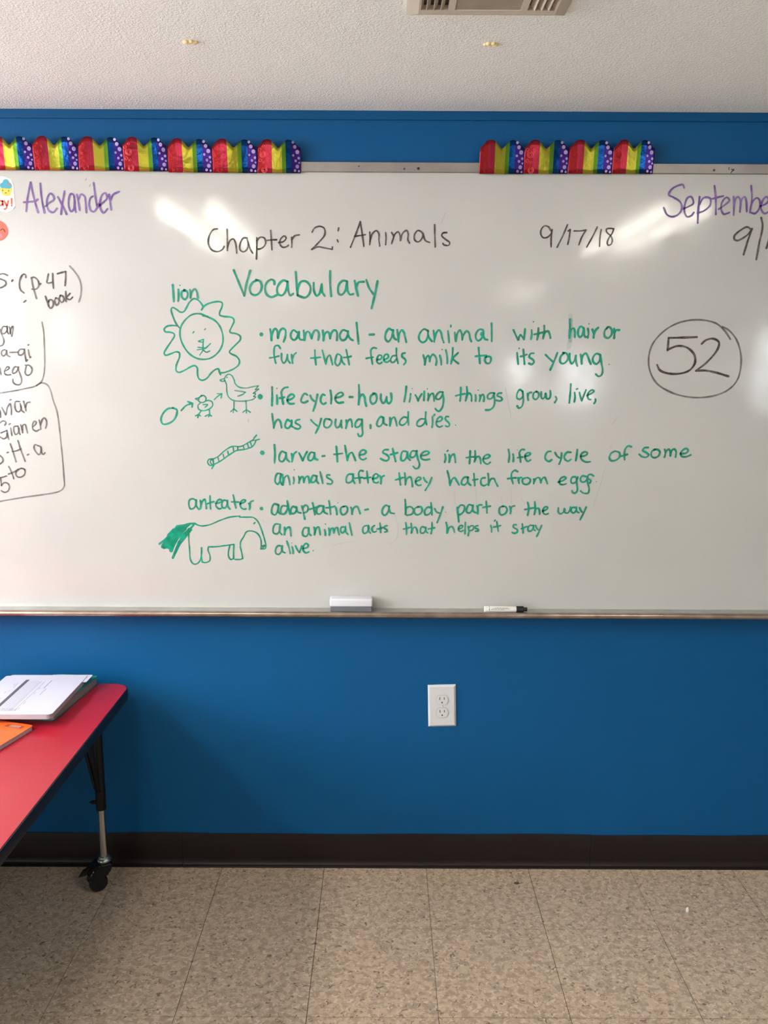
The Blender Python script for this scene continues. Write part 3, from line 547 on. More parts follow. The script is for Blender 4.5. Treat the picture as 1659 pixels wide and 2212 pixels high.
  ('handwriting', None, 'green', 5.38, 1.0, "60.0 1117.3 61.5 1096.6 61.7 1075.7;62.2 1077.0 64.0 1094.0 75.5 1097.2 83.3 1088.9 79.6 1077.1 65.5 1073.1;97.3 1096.8 87.6 1092.8 86.0 1081.1 92.5 1074.6 102.7 1078.0 107.7 1089.0 103.7 1096.8 94.7 1097.3;131.9 1095.6 121.7 1095.6 114.1 1085.1 116.8 1074.7 125.8 1076.1 134.6 1086.5;131.7 1108.6 133.3 1091.7 134.8 1074.8;142.2 1091.8 147.5 1082.7 154.0 1080.1;164.4 1096.6 157.9 1076.2 149.3 1052.7;o 172.6 1082.8 1.3;204.4 1096.0 206.6 1076.5 209.6 1055.6;206.3 1092.1 213.8 1102.5 223.3 1100.0 223.6 1088.3 215.6 1077.8 207.4 1075.2;245.8 1101.4 236.8 1103.9 230.7 1092.2 230.9 1083.1 238.6 1080.5 246.1 1089.7 247.8 1102.7;247.2 1098.8 248.7 1085.8 256.0 1081.4;258.6 1100.2 261.5 1089.8 261.2 1078.8;260.9 1091.1 263.7 1102.8 271.9 1103.3;283.9 1113.3 285.6 1097.7 286.8 1080.8;275.4 1096.3 285.6 1098.2 295.8 1099.8;331.7 1099.2 322.8 1096.6 320.6 1083.5 326.0 1075.8 336.2 1078.4 342.3 1088.9 338.1 1098.5 329.1 1100.0;349.6 1099.3 352.5 1088.9 351.5 1079.3;351.7 1090.2 356.0 1099.3 363.1 1101.2"),
  ('handwriting', None, 'green', 5.12, 1.0, "398.5 1111.2 402.1 1095.7 399.8 1074.8;391.5 1090.9 402.2 1093.1 414.9 1095.7;418.1 1112.6 419.5 1095.8 418.2 1077.0;418.6 1080.1 422.7 1093.2 429.1 1094.5 431.9 1088.0 433.0 1078.1;440.9 1086.8 452.2 1092.0 454.6 1097.2 448.1 1099.0 441.3 1089.4 443.7 1080.3 450.2 1077.7 456.6 1079.8;484.1 1096.1 484.6 1084.4 489.9 1079.2 498.7 1084.4 500.9 1093.6;500.9 1093.6 502.6 1083.2 510.4 1081.9 516.4 1089.7 517.3 1098.8;530.2 1097.6 521.3 1096.3 520.4 1085.8 527.0 1082.0 533.1 1088.5 534.7 1098.9;533.4 1095.0 535.8 1085.9 541.6 1082.8;543.0 1096.4 545.9 1089.9 550.0 1084.7;560.9 1098.5 555.2 1083.4 545.9 1063.0"),
  ('handwriting', None, 'green', 4.99, 1.0, "-290.1 1046.5 -299.1 1046.5 -305.8 1034.7 -304.7 1021.5 -295.8 1018.9 -287.9 1029.5 -286.3 1045.2;-287.7 1041.3 -287.9 1024.2 -281.6 1016.4;-274.3 1037.4 -274.5 1026.9 -275.2 1016.4;-275.2 1019.0 -268.5 1034.8 -260.7 1038.0 -258.2 1029.6 -256.7 1013.3;-210.5 1036.4 -218.3 1036.4 -224.1 1025.9 -223.2 1015.4 -214.7 1012.0 -208.1 1022.0 -206.7 1036.5;-207.5 1032.5 -206.9 1020.7 -201.0 1014.7;-192.0 1037.9 -190.5 1028.7 -191.4 1016.8;-190.9 1020.8 -186.1 1035.3 -179.6 1039.2 -177.1 1030.1 -175.5 1016.9;-163.0 1031.4 -161.2 1023.6 -161.3 1015.7;o -160.3 1047.2 2.0;-151.4 1035.4 -149.4 1024.9 -150.2 1015.7;-149.9 1018.4 -144.9 1034.1 -139.8 1035.5 -138.0 1028.9 -137.3 1022.4;-137.3 1022.4 -132.0 1036.8 -126.9 1036.9 -125.7 1029.0 -122.6 1017.2;-110.2 1039.6 -116.6 1038.2 -117.9 1026.4 -112.8 1022.5 -106.3 1030.4 -105.0 1040.9;-105.5 1037.0 -103.8 1025.2 -98.6 1018.6;-94.2 1050.9 -90.9 1033.1 -87.1 1016.0;-45.8 1043.8 -53.6 1041.2 -57.4 1030.6 -53.5 1021.5 -45.8 1024.1 -40.7 1034.7 -41.2 1043.8;-42.0 1039.9 -40.7 1028.1 -35.5 1022.3;-24.0 1043.9 -30.4 1038.7 -30.9 1029.5 -25.2 1025.0 -18.8 1027.7;-9.3 1050.6 -7.8 1037.5 -7.2 1024.3;-17.5 1033.5 -8.5 1035.6 -0.8 1038.3;10.7 1043.6 4.3 1041.5 3.1 1036.2 9.5 1032.3 10.8 1027.8 4.4 1025.2;-286.1 984.7 -293.8 984.7 -300.5 974.0 -299.4 963.4 -291.6 960.3 -283.7 970.2 -281.4 984.7;-283.0 979.4 -281.2 968.8 -274.0 964.9;-268.3 998.0 -262.9 979.5 -259.3 963.1;-253.8 982.2 -251.4 971.6 -251.5 963.2;o -254.9 992.8 1.5;-244.7 984.9 -239.7 974.3 -234.1 965.9;-234.1 965.9 -229.3 977.0 -226.6 984.5;-222.8 977.1 -211.2 981.1 -209.0 988.3 -216.2 991.7 -222.8 982.4 -222.9 971.8 -216.5 965.2 -207.4 967.9;o -195.2 971.4 2.0"),
  ('handwriting', None, 'green', 4.86, 1.0, "62.4 1052.2 64.6 1036.5 64.8 1019.4;56.4 1034.4 64.6 1036.0 74.4 1039.2;77.3 1050.2 78.8 1036.6 78.1 1022.9;78.4 1024.8 82.6 1036.6 89.0 1039.8 93.0 1032.7 95.1 1023.0;114.8 1039.4 107.0 1040.7 103.3 1031.4 104.7 1023.6 112.4 1023.6 117.4 1031.5 118.6 1039.9;117.4 1036.8 118.8 1027.6 124.0 1023.7;135.1 1053.1 135.4 1036.9 133.0 1021.6;125.1 1034.7 134.1 1036.3 143.1 1038.2;174.5 1053.3 177.3 1038.4 177.6 1023.4;177.5 1025.2 183.0 1038.4 190.6 1041.9 195.4 1035.8 198.2 1025.4;208.8 1034.6 219.0 1038.6 220.9 1043.8 215.0 1045.1 209.2 1038.5 210.2 1030.7 216.6 1028.1 221.7 1030.7;227.7 1053.6 227.3 1037.3 227.1 1021.6;235.6 1042.6 237.7 1029.5 236.2 1016.3;236.5 1037.4 244.6 1044.7 251.1 1042.7 248.7 1033.5 239.8 1030.0;262.6 1044.8 256.2 1043.2 255.6 1038.0 262.8 1034.9 264.3 1030.2 256.6 1029.1;298.1 1045.5 300.9 1036.4 301.2 1027.2;310.5 1060.8 308.0 1057.4;315.0 1056.6 317.2 1043.0 319.6 1029.4;306.4 1040.9 316.7 1043.0 326.4 1045.7;369.3 1048.0 361.6 1047.2 361.8 1040.6 372.3 1034.1 372.5 1027.5 364.9 1023.6 358.4 1026.2;385.9 1049.9 387.6 1038.1 388.8 1025.0;383.8 1036.8 391.4 1040.2 399.0 1043.4;414.3 1046.1 406.6 1046.1 401.8 1038.2 404.1 1030.3 411.0 1030.9 416.6 1039.6 417.4 1046.1;417.1 1042.2 418.6 1034.3 422.6 1031.7;422.6 1046.2 426.2 1038.3 430.2 1034.4;439.5 1046.2 434.2 1031.8 427.1 1015.2"),
  ('handwriting', 'large green handwritten heading Vocabulary', 'green', 5.89, 1.0, "-396.3 1726.0 -385.0 1697.3 -370.4 1660.9;-370.4 1660.9 -364.1 1691.0 -353.4 1725.1;-336.3 1700.7 -347.5 1695.3 -355.6 1680.3 -351.5 1666.4 -339.4 1663.2 -328.1 1671.9 -323.8 1686.9 -328.7 1698.6 -338.5 1701.8;-290.2 1691.3 -291.1 1699.9 -298.8 1703.0 -310.0 1695.5 -315.1 1680.5 -311.7 1665.5 -299.6 1658.1 -284.0 1663.5;-256.9 1697.9 -265.7 1701.1 -276.9 1693.5 -283.8 1678.5 -280.7 1665.7 -270.8 1662.5 -260.6 1674.4 -255.9 1691.5 -255.2 1697.9;-255.9 1691.5 -254.0 1674.4 -248.7 1662.6 -240.8 1667.0;-233.4 1722.5 -231.7 1691.6 -229.8 1662.7;-229.8 1662.7 -228.5 1683.1 -219.4 1698.1 -206.2 1698.2 -195.7 1685.4 -197.7 1668.2 -208.9 1657.4 -221.0 1659.5 -228.7 1662.7;-186.8 1695.1 -186.1 1674.7 -178.9 1661.9 -171.1 1668.4 -165.4 1692.0;-165.4 1692.0 -164.5 1672.7 -157.9 1662.0;-143.1 1725.1 -143.3 1692.1 -140.7 1661.0;-99.6 1699.8 -109.5 1700.8 -119.5 1692.2 -122.9 1677.2 -119.6 1666.5 -111.9 1665.5 -103.0 1677.3 -98.5 1698.7;-99.2 1694.4 -97.4 1675.2 -90.8 1665.6 -82.0 1667.1;-78.6 1700.9 -75.3 1683.9 -69.8 1662.4;-74.2 1686.0 -68.7 1696.7 -54.3 1698.5;-47.7 1703.2 -40.0 1681.9 -28.9 1666.9;-18.4 1700.2 -24.0 1671.3 -31.7 1640.0 -34.3 1630.3"),
  ('handwriting', 'black handwritten chapter title across the top', 'black', 4.22, 1.0, "-436.1 1830.1 -447.0 1828.0 -458.5 1811.2 -460.9 1792.3 -453.0 1777.6 -437.8 1773.0 -424.5 1778.8 -419.9 1786.2;-411.0 1829.2 -411.1 1803.0 -411.8 1775.7;-411.7 1782.0 -404.1 1800.9 -395.3 1804.8 -390.1 1794.7 -387.5 1769.5;-359.1 1807.5 -369.0 1807.4 -378.1 1792.7 -378.5 1777.9 -369.8 1772.7 -359.8 1780.1 -357.2 1797.0 -359.2 1803.3;-357.2 1797.0 -352.1 1780.2 -345.8 1769.7;-333.9 1808.6 -334.4 1786.6 -336.2 1754.9;-334.1 1801.3 -325.2 1809.7 -314.3 1807.7 -311.2 1795.1 -319.2 1783.5 -332.4 1779.9 -334.5 1782.4;-297.5 1826.6 -296.4 1803.6 -295.1 1778.4;-306.7 1801.9 -294.7 1803.2 -282.6 1803.7;-277.3 1796.3 -264.1 1799.5 -257.4 1808.0 -261.7 1813.2 -271.7 1805.8 -274.1 1793.2 -266.5 1784.8 -255.5 1787.0 -251.6 1790.1;-243.2 1810.1 -242.7 1797.6 -243.5 1784.9;-242.6 1803.9 -235.5 1813.3 -222.7 1816.1;-189.4 1823.0 -182.8 1833.5 -169.7 1837.7 -157.7 1832.5 -156.7 1816.9 -170.0 1800.0 -191.0 1779.9;-191.0 1779.9 -174.5 1786.3 -157.0 1783.7 -137.3 1780.2;-137.3 1780.2 -136.6 1786.5"),
  ('handwriting', None, 'black', 4.22, 1.0, "-119.9 1833.8 -121.5 1827.1;-123.8 1804.0 -121.6 1799.2;-63.8 1849.7 -75.2 1819.4 -89.4 1785.7;-63.8 1849.7 -58.8 1819.4 -54.4 1788.0;-78.5 1813.1 -64.2 1815.2 -50.0 1817.4;-39.1 1823.7 -38.0 1809.1 -39.1 1792.3;-38.4 1800.7 -32.5 1819.6 -21.6 1827.6 -15.1 1819.7 -15.0 1805.0 -12.8 1789.2;2.4 1822.9 3.6 1809.3 2.6 1792.5;18.3 1823.0 23.2 1813.6 18.5 1795.7;20.0 1801.0 27.5 1819.9 35.2 1825.1 39.6 1817.8 41.2 1803.2;41.2 1803.2 47.2 1822.1 57.0 1828.4 61.4 1820.0 60.5 1805.4 64.9 1797.0;96.3 1825.4 86.5 1828.5 77.8 1818.0 79.1 1804.4 87.9 1800.2 96.6 1807.6 99.7 1820.2 96.3 1823.4;99.6 1822.3 106.5 1803.5 117.5 1798.9;129.9 1843.4 130.8 1816.2 132.5 1787.9;161.9 1823.7 152.1 1822.6 148.9 1816.3 158.9 1806.9 170.0 1798.6 167.9 1792.2 154.8 1793.2 152.5 1796.4"),
  ('handwriting', 'black handwritten date with slashes below the right border', 'black', 4.22, 1.0, "433.2 1830.3 426.3 1839.6 416.4 1841.7 408.0 1832.2 407.9 1819.7 414.3 1812.4 425.2 1813.5 434.6 1822.9 436.5 1831.3;436.4 1832.4 435.1 1811.4 435.6 1789.4;476.3 1845.1 466.4 1820.0 451.4 1788.4;478.7 1829.4 483.8 1832.6;483.8 1832.6 482.0 1813.8 478.9 1795.3;494.4 1829.5 509.7 1829.6 524.9 1831.8;524.9 1831.8 514.8 1813.9 508.1 1794.6;554.0 1839.2 543.2 1816.2 529.1 1789.2;564.6 1833.0 562.5 1814.2 562.4 1791.0;596.8 1835.3 588.0 1836.3 578.3 1834.1 579.8 1826.8 591.3 1816.4 595.1 1805.9 592.3 1796.5 584.8 1794.3 582.2 1801.7 587.0 1814.3 594.1 1824.8 597.2 1835.3"),
  ('handwriting', 'purple handwritten month name at the right edge', 'purple', 4.99, 1.0, "773.8 1937.4 770.0 1945.1 759.2 1943.7 741.0 1933.4 735.1 1920.5 747.7 1914.1 766.1 1902.6 771.3 1887.1 764.1 1872.8 748.2 1866.2 734.2 1871.3 724.4 1888.1;775.4 1885.8 789.9 1892.3 800.3 1899.6 793.7 1915.6 784.4 1913.0 778.7 1897.5 778.6 1879.3 786.3 1866.4 797.0 1869.0 803.3 1876.9;815.4 1915.7 814.4 1884.7 815.2 1850.9;815.5 1895.1 826.4 1913.2 842.8 1912.0 844.1 1895.2 828.8 1880.9 812.9 1875.6;851.9 1942.9 857.8 1910.8 860.7 1872.5;847.0 1910.7 858.9 1913.9 876.3 1918.1;867.1 1885.5 884.6 1898.0 893.4 1907.1 886.0 1914.8 875.9 1905.7 873.2 1887.6 881.1 1873.4 895.7 1877.3;903.5 1916.2 906.2 1892.9 907.1 1870.9;906.4 1890.3 909.3 1912.3 915.7 1916.2 922.0 1905.9 922.8 1878.8;921.9 1890.4 925.6 1911.1 932.0 1916.3 936.9 1906.0 940.4 1880.1;946.6 1943.4 951.4 1911.2 948.8 1877.6;949.1 1890.5 954.6 1906.1 964.8 1913.9 972.2 1906.2 972.4 1888.1 962.6 1875.6 950.2 1877.6;974.7 1893.3 989.1 1899.8 994.9 1910.2 987.6 1916.6 979.0 1906.2 976.5 1888.1 987.1 1875.2 1000.1 1881.7;1008.2 1914.1 1011.3 1893.4 1011.8 1872.7;1010.5 1893.4 1013.9 1910.3 1023.0 1915.5"),
  ('handwriting', 'black handwritten figures cut by the right edge', 'black', 5.12, 1.0, "955.0 1835.9 945.0 1841.6 927.9 1833.2 913.9 1820.0 913.8 1810.9 921.8 1807.5 937.6 1814.9 950.4 1825.5 957.6 1837.3;957.6 1837.3 949.2 1807.1 941.1 1772.3;979.3 1864.7 984.9 1843.9 979.7 1802.0 975.6 1760.3;1009.1 1841.4 1004.6 1815.3 999.5 1788.9"),
  ('circled_number', 'black handwritten 52', 'black', 5.89, 1.0, "834.2 1560.1 796.6 1558.6 759.0 1557.6;759.0 1557.6 758.3 1525.5;758.2 1526.9 784.1 1536.6 809.6 1532.6 830.5 1513.5 833.5 1491.4 819.4 1472.0 791.9 1463.5 760.9 1464.8 740.6 1473.0 732.7 1486.8;848.1 1542.4 858.5 1552.0 877.8 1556.2 893.9 1546.7 891.1 1527.5 865.6 1494.3 837.8 1471.5;837.8 1471.5 864.4 1472.2 893.0 1466.8 926.1 1457.3"),
  ('circled_number', 'grey drawn circle around the 52', 'black', 4.86, 0.62, "924.0 1555.1 906.9 1576.8 883.1 1595.8 849.1 1604.3 810.2 1603.6 772.0 1592.5 740.0 1570.6 716.8 1540.4 709.0 1507.4 714.0 1471.5 734.4 1438.2 769.7 1416.1 810.1 1403.7 852.8 1400.2 897.5 1406.9 930.2 1422.5 950.8 1447.6 957.7 1483.7 953.2 1522.3 939.3 1555.2 917.9 1578.3 900.5 1587.2"),
  ('handwriting', 'purple handwritten first name at top left', 'purple', 4.99, 1.0, "-915.3 1942.2 -925.3 1906.7 -931.9 1870.9;-915.3 1942.2 -910.1 1906.7 -901.5 1869.1;-936.3 1893.5 -917.0 1895.1 -904.7 1897.5 -900.0 1901.0;-890.6 1940.4 -889.8 1906.8 -884.8 1868.2;-881.3 1883.7 -868.5 1893.5 -857.8 1901.2 -859.2 1910.8 -866.0 1915.6 -873.6 1906.9 -877.0 1887.6 -871.9 1872.2 -861.9 1869.3 -851.2 1879.0;-847.3 1907.0 -836.5 1885.9 -827.7 1864.6;-829.2 1921.6 -836.2 1891.7 -842.0 1864.6;-806.5 1913.0 -813.4 1914.9 -819.2 1903.3 -820.1 1882.1 -815.1 1871.5 -807.6 1878.3 -804.5 1895.7 -805.7 1909.2;-804.7 1909.2 -805.0 1888.0 -803.1 1869.6;-797.4 1913.1 -794.5 1893.8 -792.6 1874.5;-794.0 1901.5 -786.2 1914.1 -778.4 1909.3 -776.4 1892.0 -775.7 1868.8;-756.1 1909.4 -762.4 1905.5 -767.4 1890.1 -764.2 1874.6 -756.3 1871.2 -746.5 1882.5 -740.9 1892.2;-752.6 1942.1 -750.7 1915.2 -747.4 1884.4;-741.2 1886.4 -728.5 1896.1 -719.9 1904.8 -723.3 1917.3 -731.6 1913.4 -738.6 1896.0 -737.7 1876.7 -731.0 1868.6 -720.3 1878.7;-714.4 1913.5 -712.4 1894.2 -711.0 1875.9;-711.1 1900.0 -703.3 1913.5 -687.7 1921.3"),
  ('ink_fleck', 'small stray grey flecks beside the purple name', 'black', 2.3, 0.5, "-770.8 1952.5 -773.6 1948.7;-761.6 1937.8 -763.8 1933.4;-960.0 1883.0 -962.4 1878.5"),
  ('handwriting', 'black handwritten page note in brackets at the left edge', 'black', 4.1, 1.0, "-1022.4 1707.5 -1012.1 1712.6 -1002.1 1714.0 -992.4 1710.0;-1019.5 1701.9 -1008.1 1699.6 -998.6 1694.0 -999.2 1686.8 -1007.9 1680.3 -1018.1 1677.1;-980.1 1698.1 -982.3 1695.2;-944.9 1704.7 -945.2 1711.9 -950.1 1713.4 -958.1 1704.6 -962.9 1688.6 -960.5 1672.5 -951.9 1665.3;-930.1 1703.9 -928.1 1685.5 -920.5 1651.0;-930.1 1703.9 -923.4 1705.6 -913.9 1698.4 -911.8 1685.6 -918.8 1676.0 -930.5 1675.1;-908.9 1687.2 -906.3 1689.7;-884.8 1713.8 -888.1 1701.8 -889.9 1692.1 -883.0 1691.4 -874.5 1693.8;-873.5 1715.4 -874.2 1698.6 -873.9 1677.8;-861.3 1714.7 -850.7 1717.9 -839.0 1720.4;-839.0 1720.4 -840.0 1703.6 -842.9 1684.4;-954.4 1641.6 -949.4 1646.0;-896.1 1656.8 -892.2 1640.6 -889.5 1631.0;-888.4 1647.1 -890.1 1634.2 -884.8 1626.1 -877.6 1634.3 -877.7 1645.6 -884.2 1648.8 -889.6 1642.3;-868.9 1653.7 -872.7 1645.6 -868.5 1634.3 -862.3 1640.8 -863.3 1650.5 -868.9 1652.9;-856.9 1659.4 -860.0 1650.5 -853.9 1641.6 -847.6 1648.9 -850.4 1657.8 -856.9 1659.4;-842.1 1669.9 -842.5 1657.0 -842.9 1644.1;-830.8 1665.1 -841.4 1654.6;-841.6 1652.2 -832.7 1649.0 -824.3 1655.5"),
  ('handwriting', 'grey closing bracket stroke right of the page note', 'black', 4.61, 0.5, "-827.0 1734.3 -813.5 1718.1 -803.1 1699.0 -800.1 1679.8 -803.0 1658.8 -809.0 1642.7"),
  ('handwriting', 'black handwritten list cut by the left edge, upper group', 'black', 3.84, 0.85, "-1022.9 1571.8 -1021.2 1562.0 -1016.3 1548.9 -1015.1 1539.1 -1019.4 1530.0 -1026.3 1527.5;-1005.7 1578.4 -1014.1 1578.3 -1018.9 1570.2 -1018.8 1560.4 -1012.1 1560.4 -1004.8 1568.6 -1003.2 1579.2;-1004.3 1575.1 -1003.5 1563.7 -1001.3 1559.6;-997.4 1577.6 -996.6 1567.0 -996.3 1559.6;-996.1 1562.1 -992.6 1575.2 -988.1 1579.3 -988.3 1570.3 -993.4 1553.1;-1013.7 1517.7 -1020.5 1516.0 -1024.5 1507.7 -1020.0 1501.2 -1012.9 1506.1 -1009.6 1516.1;-1010.6 1514.4 -1008.1 1502.9 -1001.6 1499.6;-1001.6 1510.8 -980.6 1511.6;-962.4 1518.8 -971.6 1519.5 -978.8 1512.9 -977.7 1504.7 -969.3 1504.7 -962.8 1513.0 -961.5 1519.6;-962.6 1516.3 -961.1 1501.5 -959.6 1488.2;-959.6 1488.2 -956.0 1491.6;-951.6 1518.0 -950.7 1506.5 -948.0 1497.4;-948.0 1497.4 -945.8 1499.9;-951.5 1530.3 -949.3 1531.2;-1030.8 1469.6 -1029.9 1459.7 -1029.7 1451.4;-1018.8 1461.4 -1009.1 1466.4 -1005.4 1471.4 -1010.3 1473.1 -1018.7 1463.1 -1019.3 1454.7 -1013.6 1451.4 -1003.5 1452.3;-981.8 1471.5 -990.1 1473.2 -997.6 1463.2 -997.3 1455.7 -989.5 1458.2 -982.1 1468.2 -980.8 1473.2;-982.9 1468.2 -978.1 1453.3 -975.1 1436.6 -980.0 1426.6 -990.2 1425.7 -998.3 1431.5 -998.5 1439.8;-962.9 1477.4 -951.1 1476.7 -945.1 1466.7 -951.1 1453.4 -959.7 1450.9 -964.4 1456.7 -961.7 1470.0 -959.7 1475.0"),
  ('drawn_bracket', 'grey curved line beside the upper name group at left', 'black', 4.1, 0.6, "-910.1 1590.3 -907.2 1565.8 -907.8 1533.0 -908.8 1500.1 -910.5 1475.2 -916.1 1446.9 -923.9 1431.9 -939.8 1421.8 -963.9 1415.8 -993.1 1409.8 -1035.9 1402.9"),
  ('handwriting', 'black handwritten list cut by the left edge, lower group', 'black', 4.1, 0.8, "-1039.5 1356.5 -1039.3 1337.9;-1033.8 1364.2 -1028.7 1353.2 -1024.8 1344.4 -1019.5 1363.4 -1012.7 1374.4;-1010.1 1374.4 -1008.7 1360.1 -1009.7 1345.7;-1010.2 1384.5 -1007.1 1385.7;-985.1 1380.4 -995.3 1380.4 -998.7 1368.6 -995.4 1355.1 -988.8 1352.6 -982.2 1361.9 -983.8 1375.4;-982.6 1368.6 -980.9 1356.8 -975.3 1351.8;-974.0 1381.3 -971.5 1368.7 -969.0 1356.0;-970.1 1365.3 -965.0 1377.1 -956.3 1379.2;-1029.8 1316.7 -1025.9 1322.7 -1028.2 1326.9 -1034.9 1327.8 -1042.1 1322.6;-1041.7 1295.4 -1033.7 1298.8 -1024.9 1302.3;-1024.9 1302.3 -1024.1 1290.3 -1021.6 1278.4;-1025.6 1293.8 -1028.1 1283.5 -1036.0 1279.7 -1045.0 1285.1;-1014.2 1309.2 -1013.2 1298.9 -1012.3 1288.7;-1017.7 1318.5 -1014.1 1321.1;-996.7 1314.3 -1004.5 1312.6 -1006.3 1300.7 -1001.8 1291.3 -995.5 1295.6 -992.2 1305.9 -994.2 1314.4;-993.0 1307.6 -992.0 1297.3 -989.9 1291.4;-986.2 1317.8 -983.7 1305.9 -982.7 1296.5;-983.0 1304.2 -979.4 1317.8 -974.2 1318.7 -971.6 1307.7 -969.4 1295.7;-953.4 1312.9 -945.2 1319.7 -943.9 1326.5 -948.9 1327.3 -953.7 1319.7 -953.8 1306.0 -944.8 1301.0 -936.8 1305.3;-935.1 1330.8 -933.4 1318.1 -932.5 1306.2;-932.5 1318.1 -927.3 1331.7 -921.0 1336.8 -915.9 1330.0 -916.3 1318.1 -919.5 1308.8;-1049.0 1233.6 -1042.7 1226.7 -1042.5 1218.1 -1050.8 1210.3;-1028.7 1241.5 -1025.6 1243.2;-1018.3 1265.6 -1012.3 1242.4 -1006.5 1216.6;-997.1 1275.1 -991.2 1249.4 -981.4 1218.4;-1014.7 1245.0 -1003.4 1246.7 -990.1 1252.8;-973.7 1235.7 -970.1 1237.8;-944.1 1261.6 -950.8 1264.2 -954.7 1256.4 -950.4 1244.4 -942.4 1236.7 -935.7 1246.2 -935.8 1258.2 -942.4 1260.8;-935.9 1256.5 -934.4 1241.1 -930.3 1237.6 -925.2 1242.0;-1027.2 1203.5 -1020.7 1187.1 -1016.0 1169.7;-1029.7 1182.7 -1018.1 1187.1 -1002.1 1195.0;-994.9 1198.5 -1004.7 1194.1 -1009.8 1183.6 -1005.2 1175.0 -994.9 1175.0 -984.8 1183.8 -984.8 1195.9 -993.2 1199.0;-1053.7 1172.1 -1043.2 1174.8 -1035.2 1177.4;-1052.9 1172.1 -1051.9 1162.6 -1051.1 1150.3;-1051.9 1151.2 -1044.5 1158.2 -1034.2 1157.4 -1029.6 1148.7 -1034.0 1136.5 -1043.9 1132.0 -1053.0 1136.4"),
  ('drawn_bracket', 'grey rounded box line around the lower name group', 'black', 4.35, 0.55, "-936.3 1423.5 -925.7 1430.2 -915.6 1429.7 -905.8 1424.4 -899.8 1412.8 -893.3 1382.6 -885.8 1355.6 -882.2 1318.3 -880.2 1270.5 -878.3 1218.9 -877.8 1166.9 -878.3 1151.2 -886.9 1138.9 -904.6 1131.8 -936.1 1126.4 -985.1 1119.2 -1023.7 1112.8 -1058.8 1106.5"),
  ('handwriting', 'small green handwritten word lion', 'green', 5.38, 1.0, "-558.8 1688.0 -557.8 1667.7 -557.6 1645.1;-544.2 1676.3 -544.1 1661.3 -545.8 1646.3;o -539.4 1687.1 1.9;-527.7 1674.3 -535.6 1670.0 -535.4 1657.1 -528.6 1651.1 -521.7 1657.1 -520.8 1670.0 -528.8 1675.3;-513.3 1675.4 -512.5 1665.8 -512.9 1655.0;-512.9 1657.2 -507.9 1672.2 -500.0 1677.6 -495.8 1671.2 -493.4 1655.1"),
  ('lion_drawing', 'green marker drawing of a lion face with wavy mane', 'green', 4.61, 1.0, "-484.8 1623.9 -480.5 1631.5 -487.8 1644.4 -495.4 1650.8 -504.1 1652.9 -515.5 1644.3 -525.0 1629.1 -532.0 1619.4 -540.9 1618.2 -551.7 1625.7 -561.5 1630.0 -565.1 1624.6 -561.3 1607.3 -553.2 1587.8 -544.7 1577.0;-551.2 1582.4 -562.3 1583.4 -578.0 1581.2 -586.1 1573.5 -583.0 1567.0 -571.9 1566.0 -560.9 1562.7 -558.9 1557.3 -568.4 1541.9 -582.7 1522.1 -588.7 1511.1 -585.6 1505.6 -572.0 1509.0 -556.1 1514.6 -548.4 1512.4 -547.6 1502.5 -555.0 1484.8 -557.6 1477.1 -558.1 1464.9 -551.5 1460.5 -535.5 1466.1 -519.5 1475.0 -508.1 1478.4 -501.6 1472.9 -501.1 1455.2 -498.1 1444.1 -489.2 1439.7 -477.8 1444.2 -463.8 1459.8 -452.3 1468.7 -444.4 1469.9 -442.4 1462.1 -439.2 1454.4;-484.8 1623.9 -480.5 1631.5 -469.2 1639.1 -453.5 1644.1 -437.9 1645.7 -429.6 1642.5 -430.6 1631.7 -436.5 1618.8 -436.8 1611.2 -425.8 1607.5 -410.2 1606.3 -401.4 1602.7 -399.4 1595.1 -405.3 1582.0 -411.3 1568.9 -409.1 1565.7 -393.6 1562.5 -383.7 1556.0 -384.0 1547.2 -394.3 1536.2 -408.1 1523.0 -413.9 1515.3 -410.7 1510.9 -395.2 1503.3 -387.6 1492.3 -390.2 1481.2 -400.5 1472.3 -414.2 1465.6 -427.8 1461.1 -441.3 1458.8;-481.3 1608.8 -468.0 1607.3;-480.1 1610.3 -469.1 1606.0;-470.2 1606.7 -490.0 1614.2 -510.1 1611.9 -528.3 1598.8 -541.3 1579.2 -544.4 1557.4 -537.5 1533.3 -522.6 1511.4 -502.9 1498.3 -482.9 1495.1 -462.5 1499.6 -441.9 1516.2 -431.1 1538.2 -430.5 1560.1 -437.6 1581.9 -450.5 1597.0 -470.2 1606.7"),
  ('lion_drawing', 'small green eyes, nose and whiskers of the lion', 'green', 3.33, 1.0, "-509.5 1564.5 -506.8 1567.4;-478.5 1573.0 -475.7 1575.2;-482.2 1547.8 -495.8 1542.3 -483.6 1540.2;-482.2 1547.8 -483.8 1533.6 -484.3 1520.4 -493.7 1506.1;-497.5 1526.9 -475.2 1524.9;-499.9 1519.9 -484.2 1522.6;-463.6 1537.0 -475.1 1527.1 -484.2 1522.6;-484.3 1520.4 -475.5 1513.9 -466.5 1517.2;-479.7 1522.6 -470.5 1530.4;-484.3 1533.6 -484.3 1518.2"),
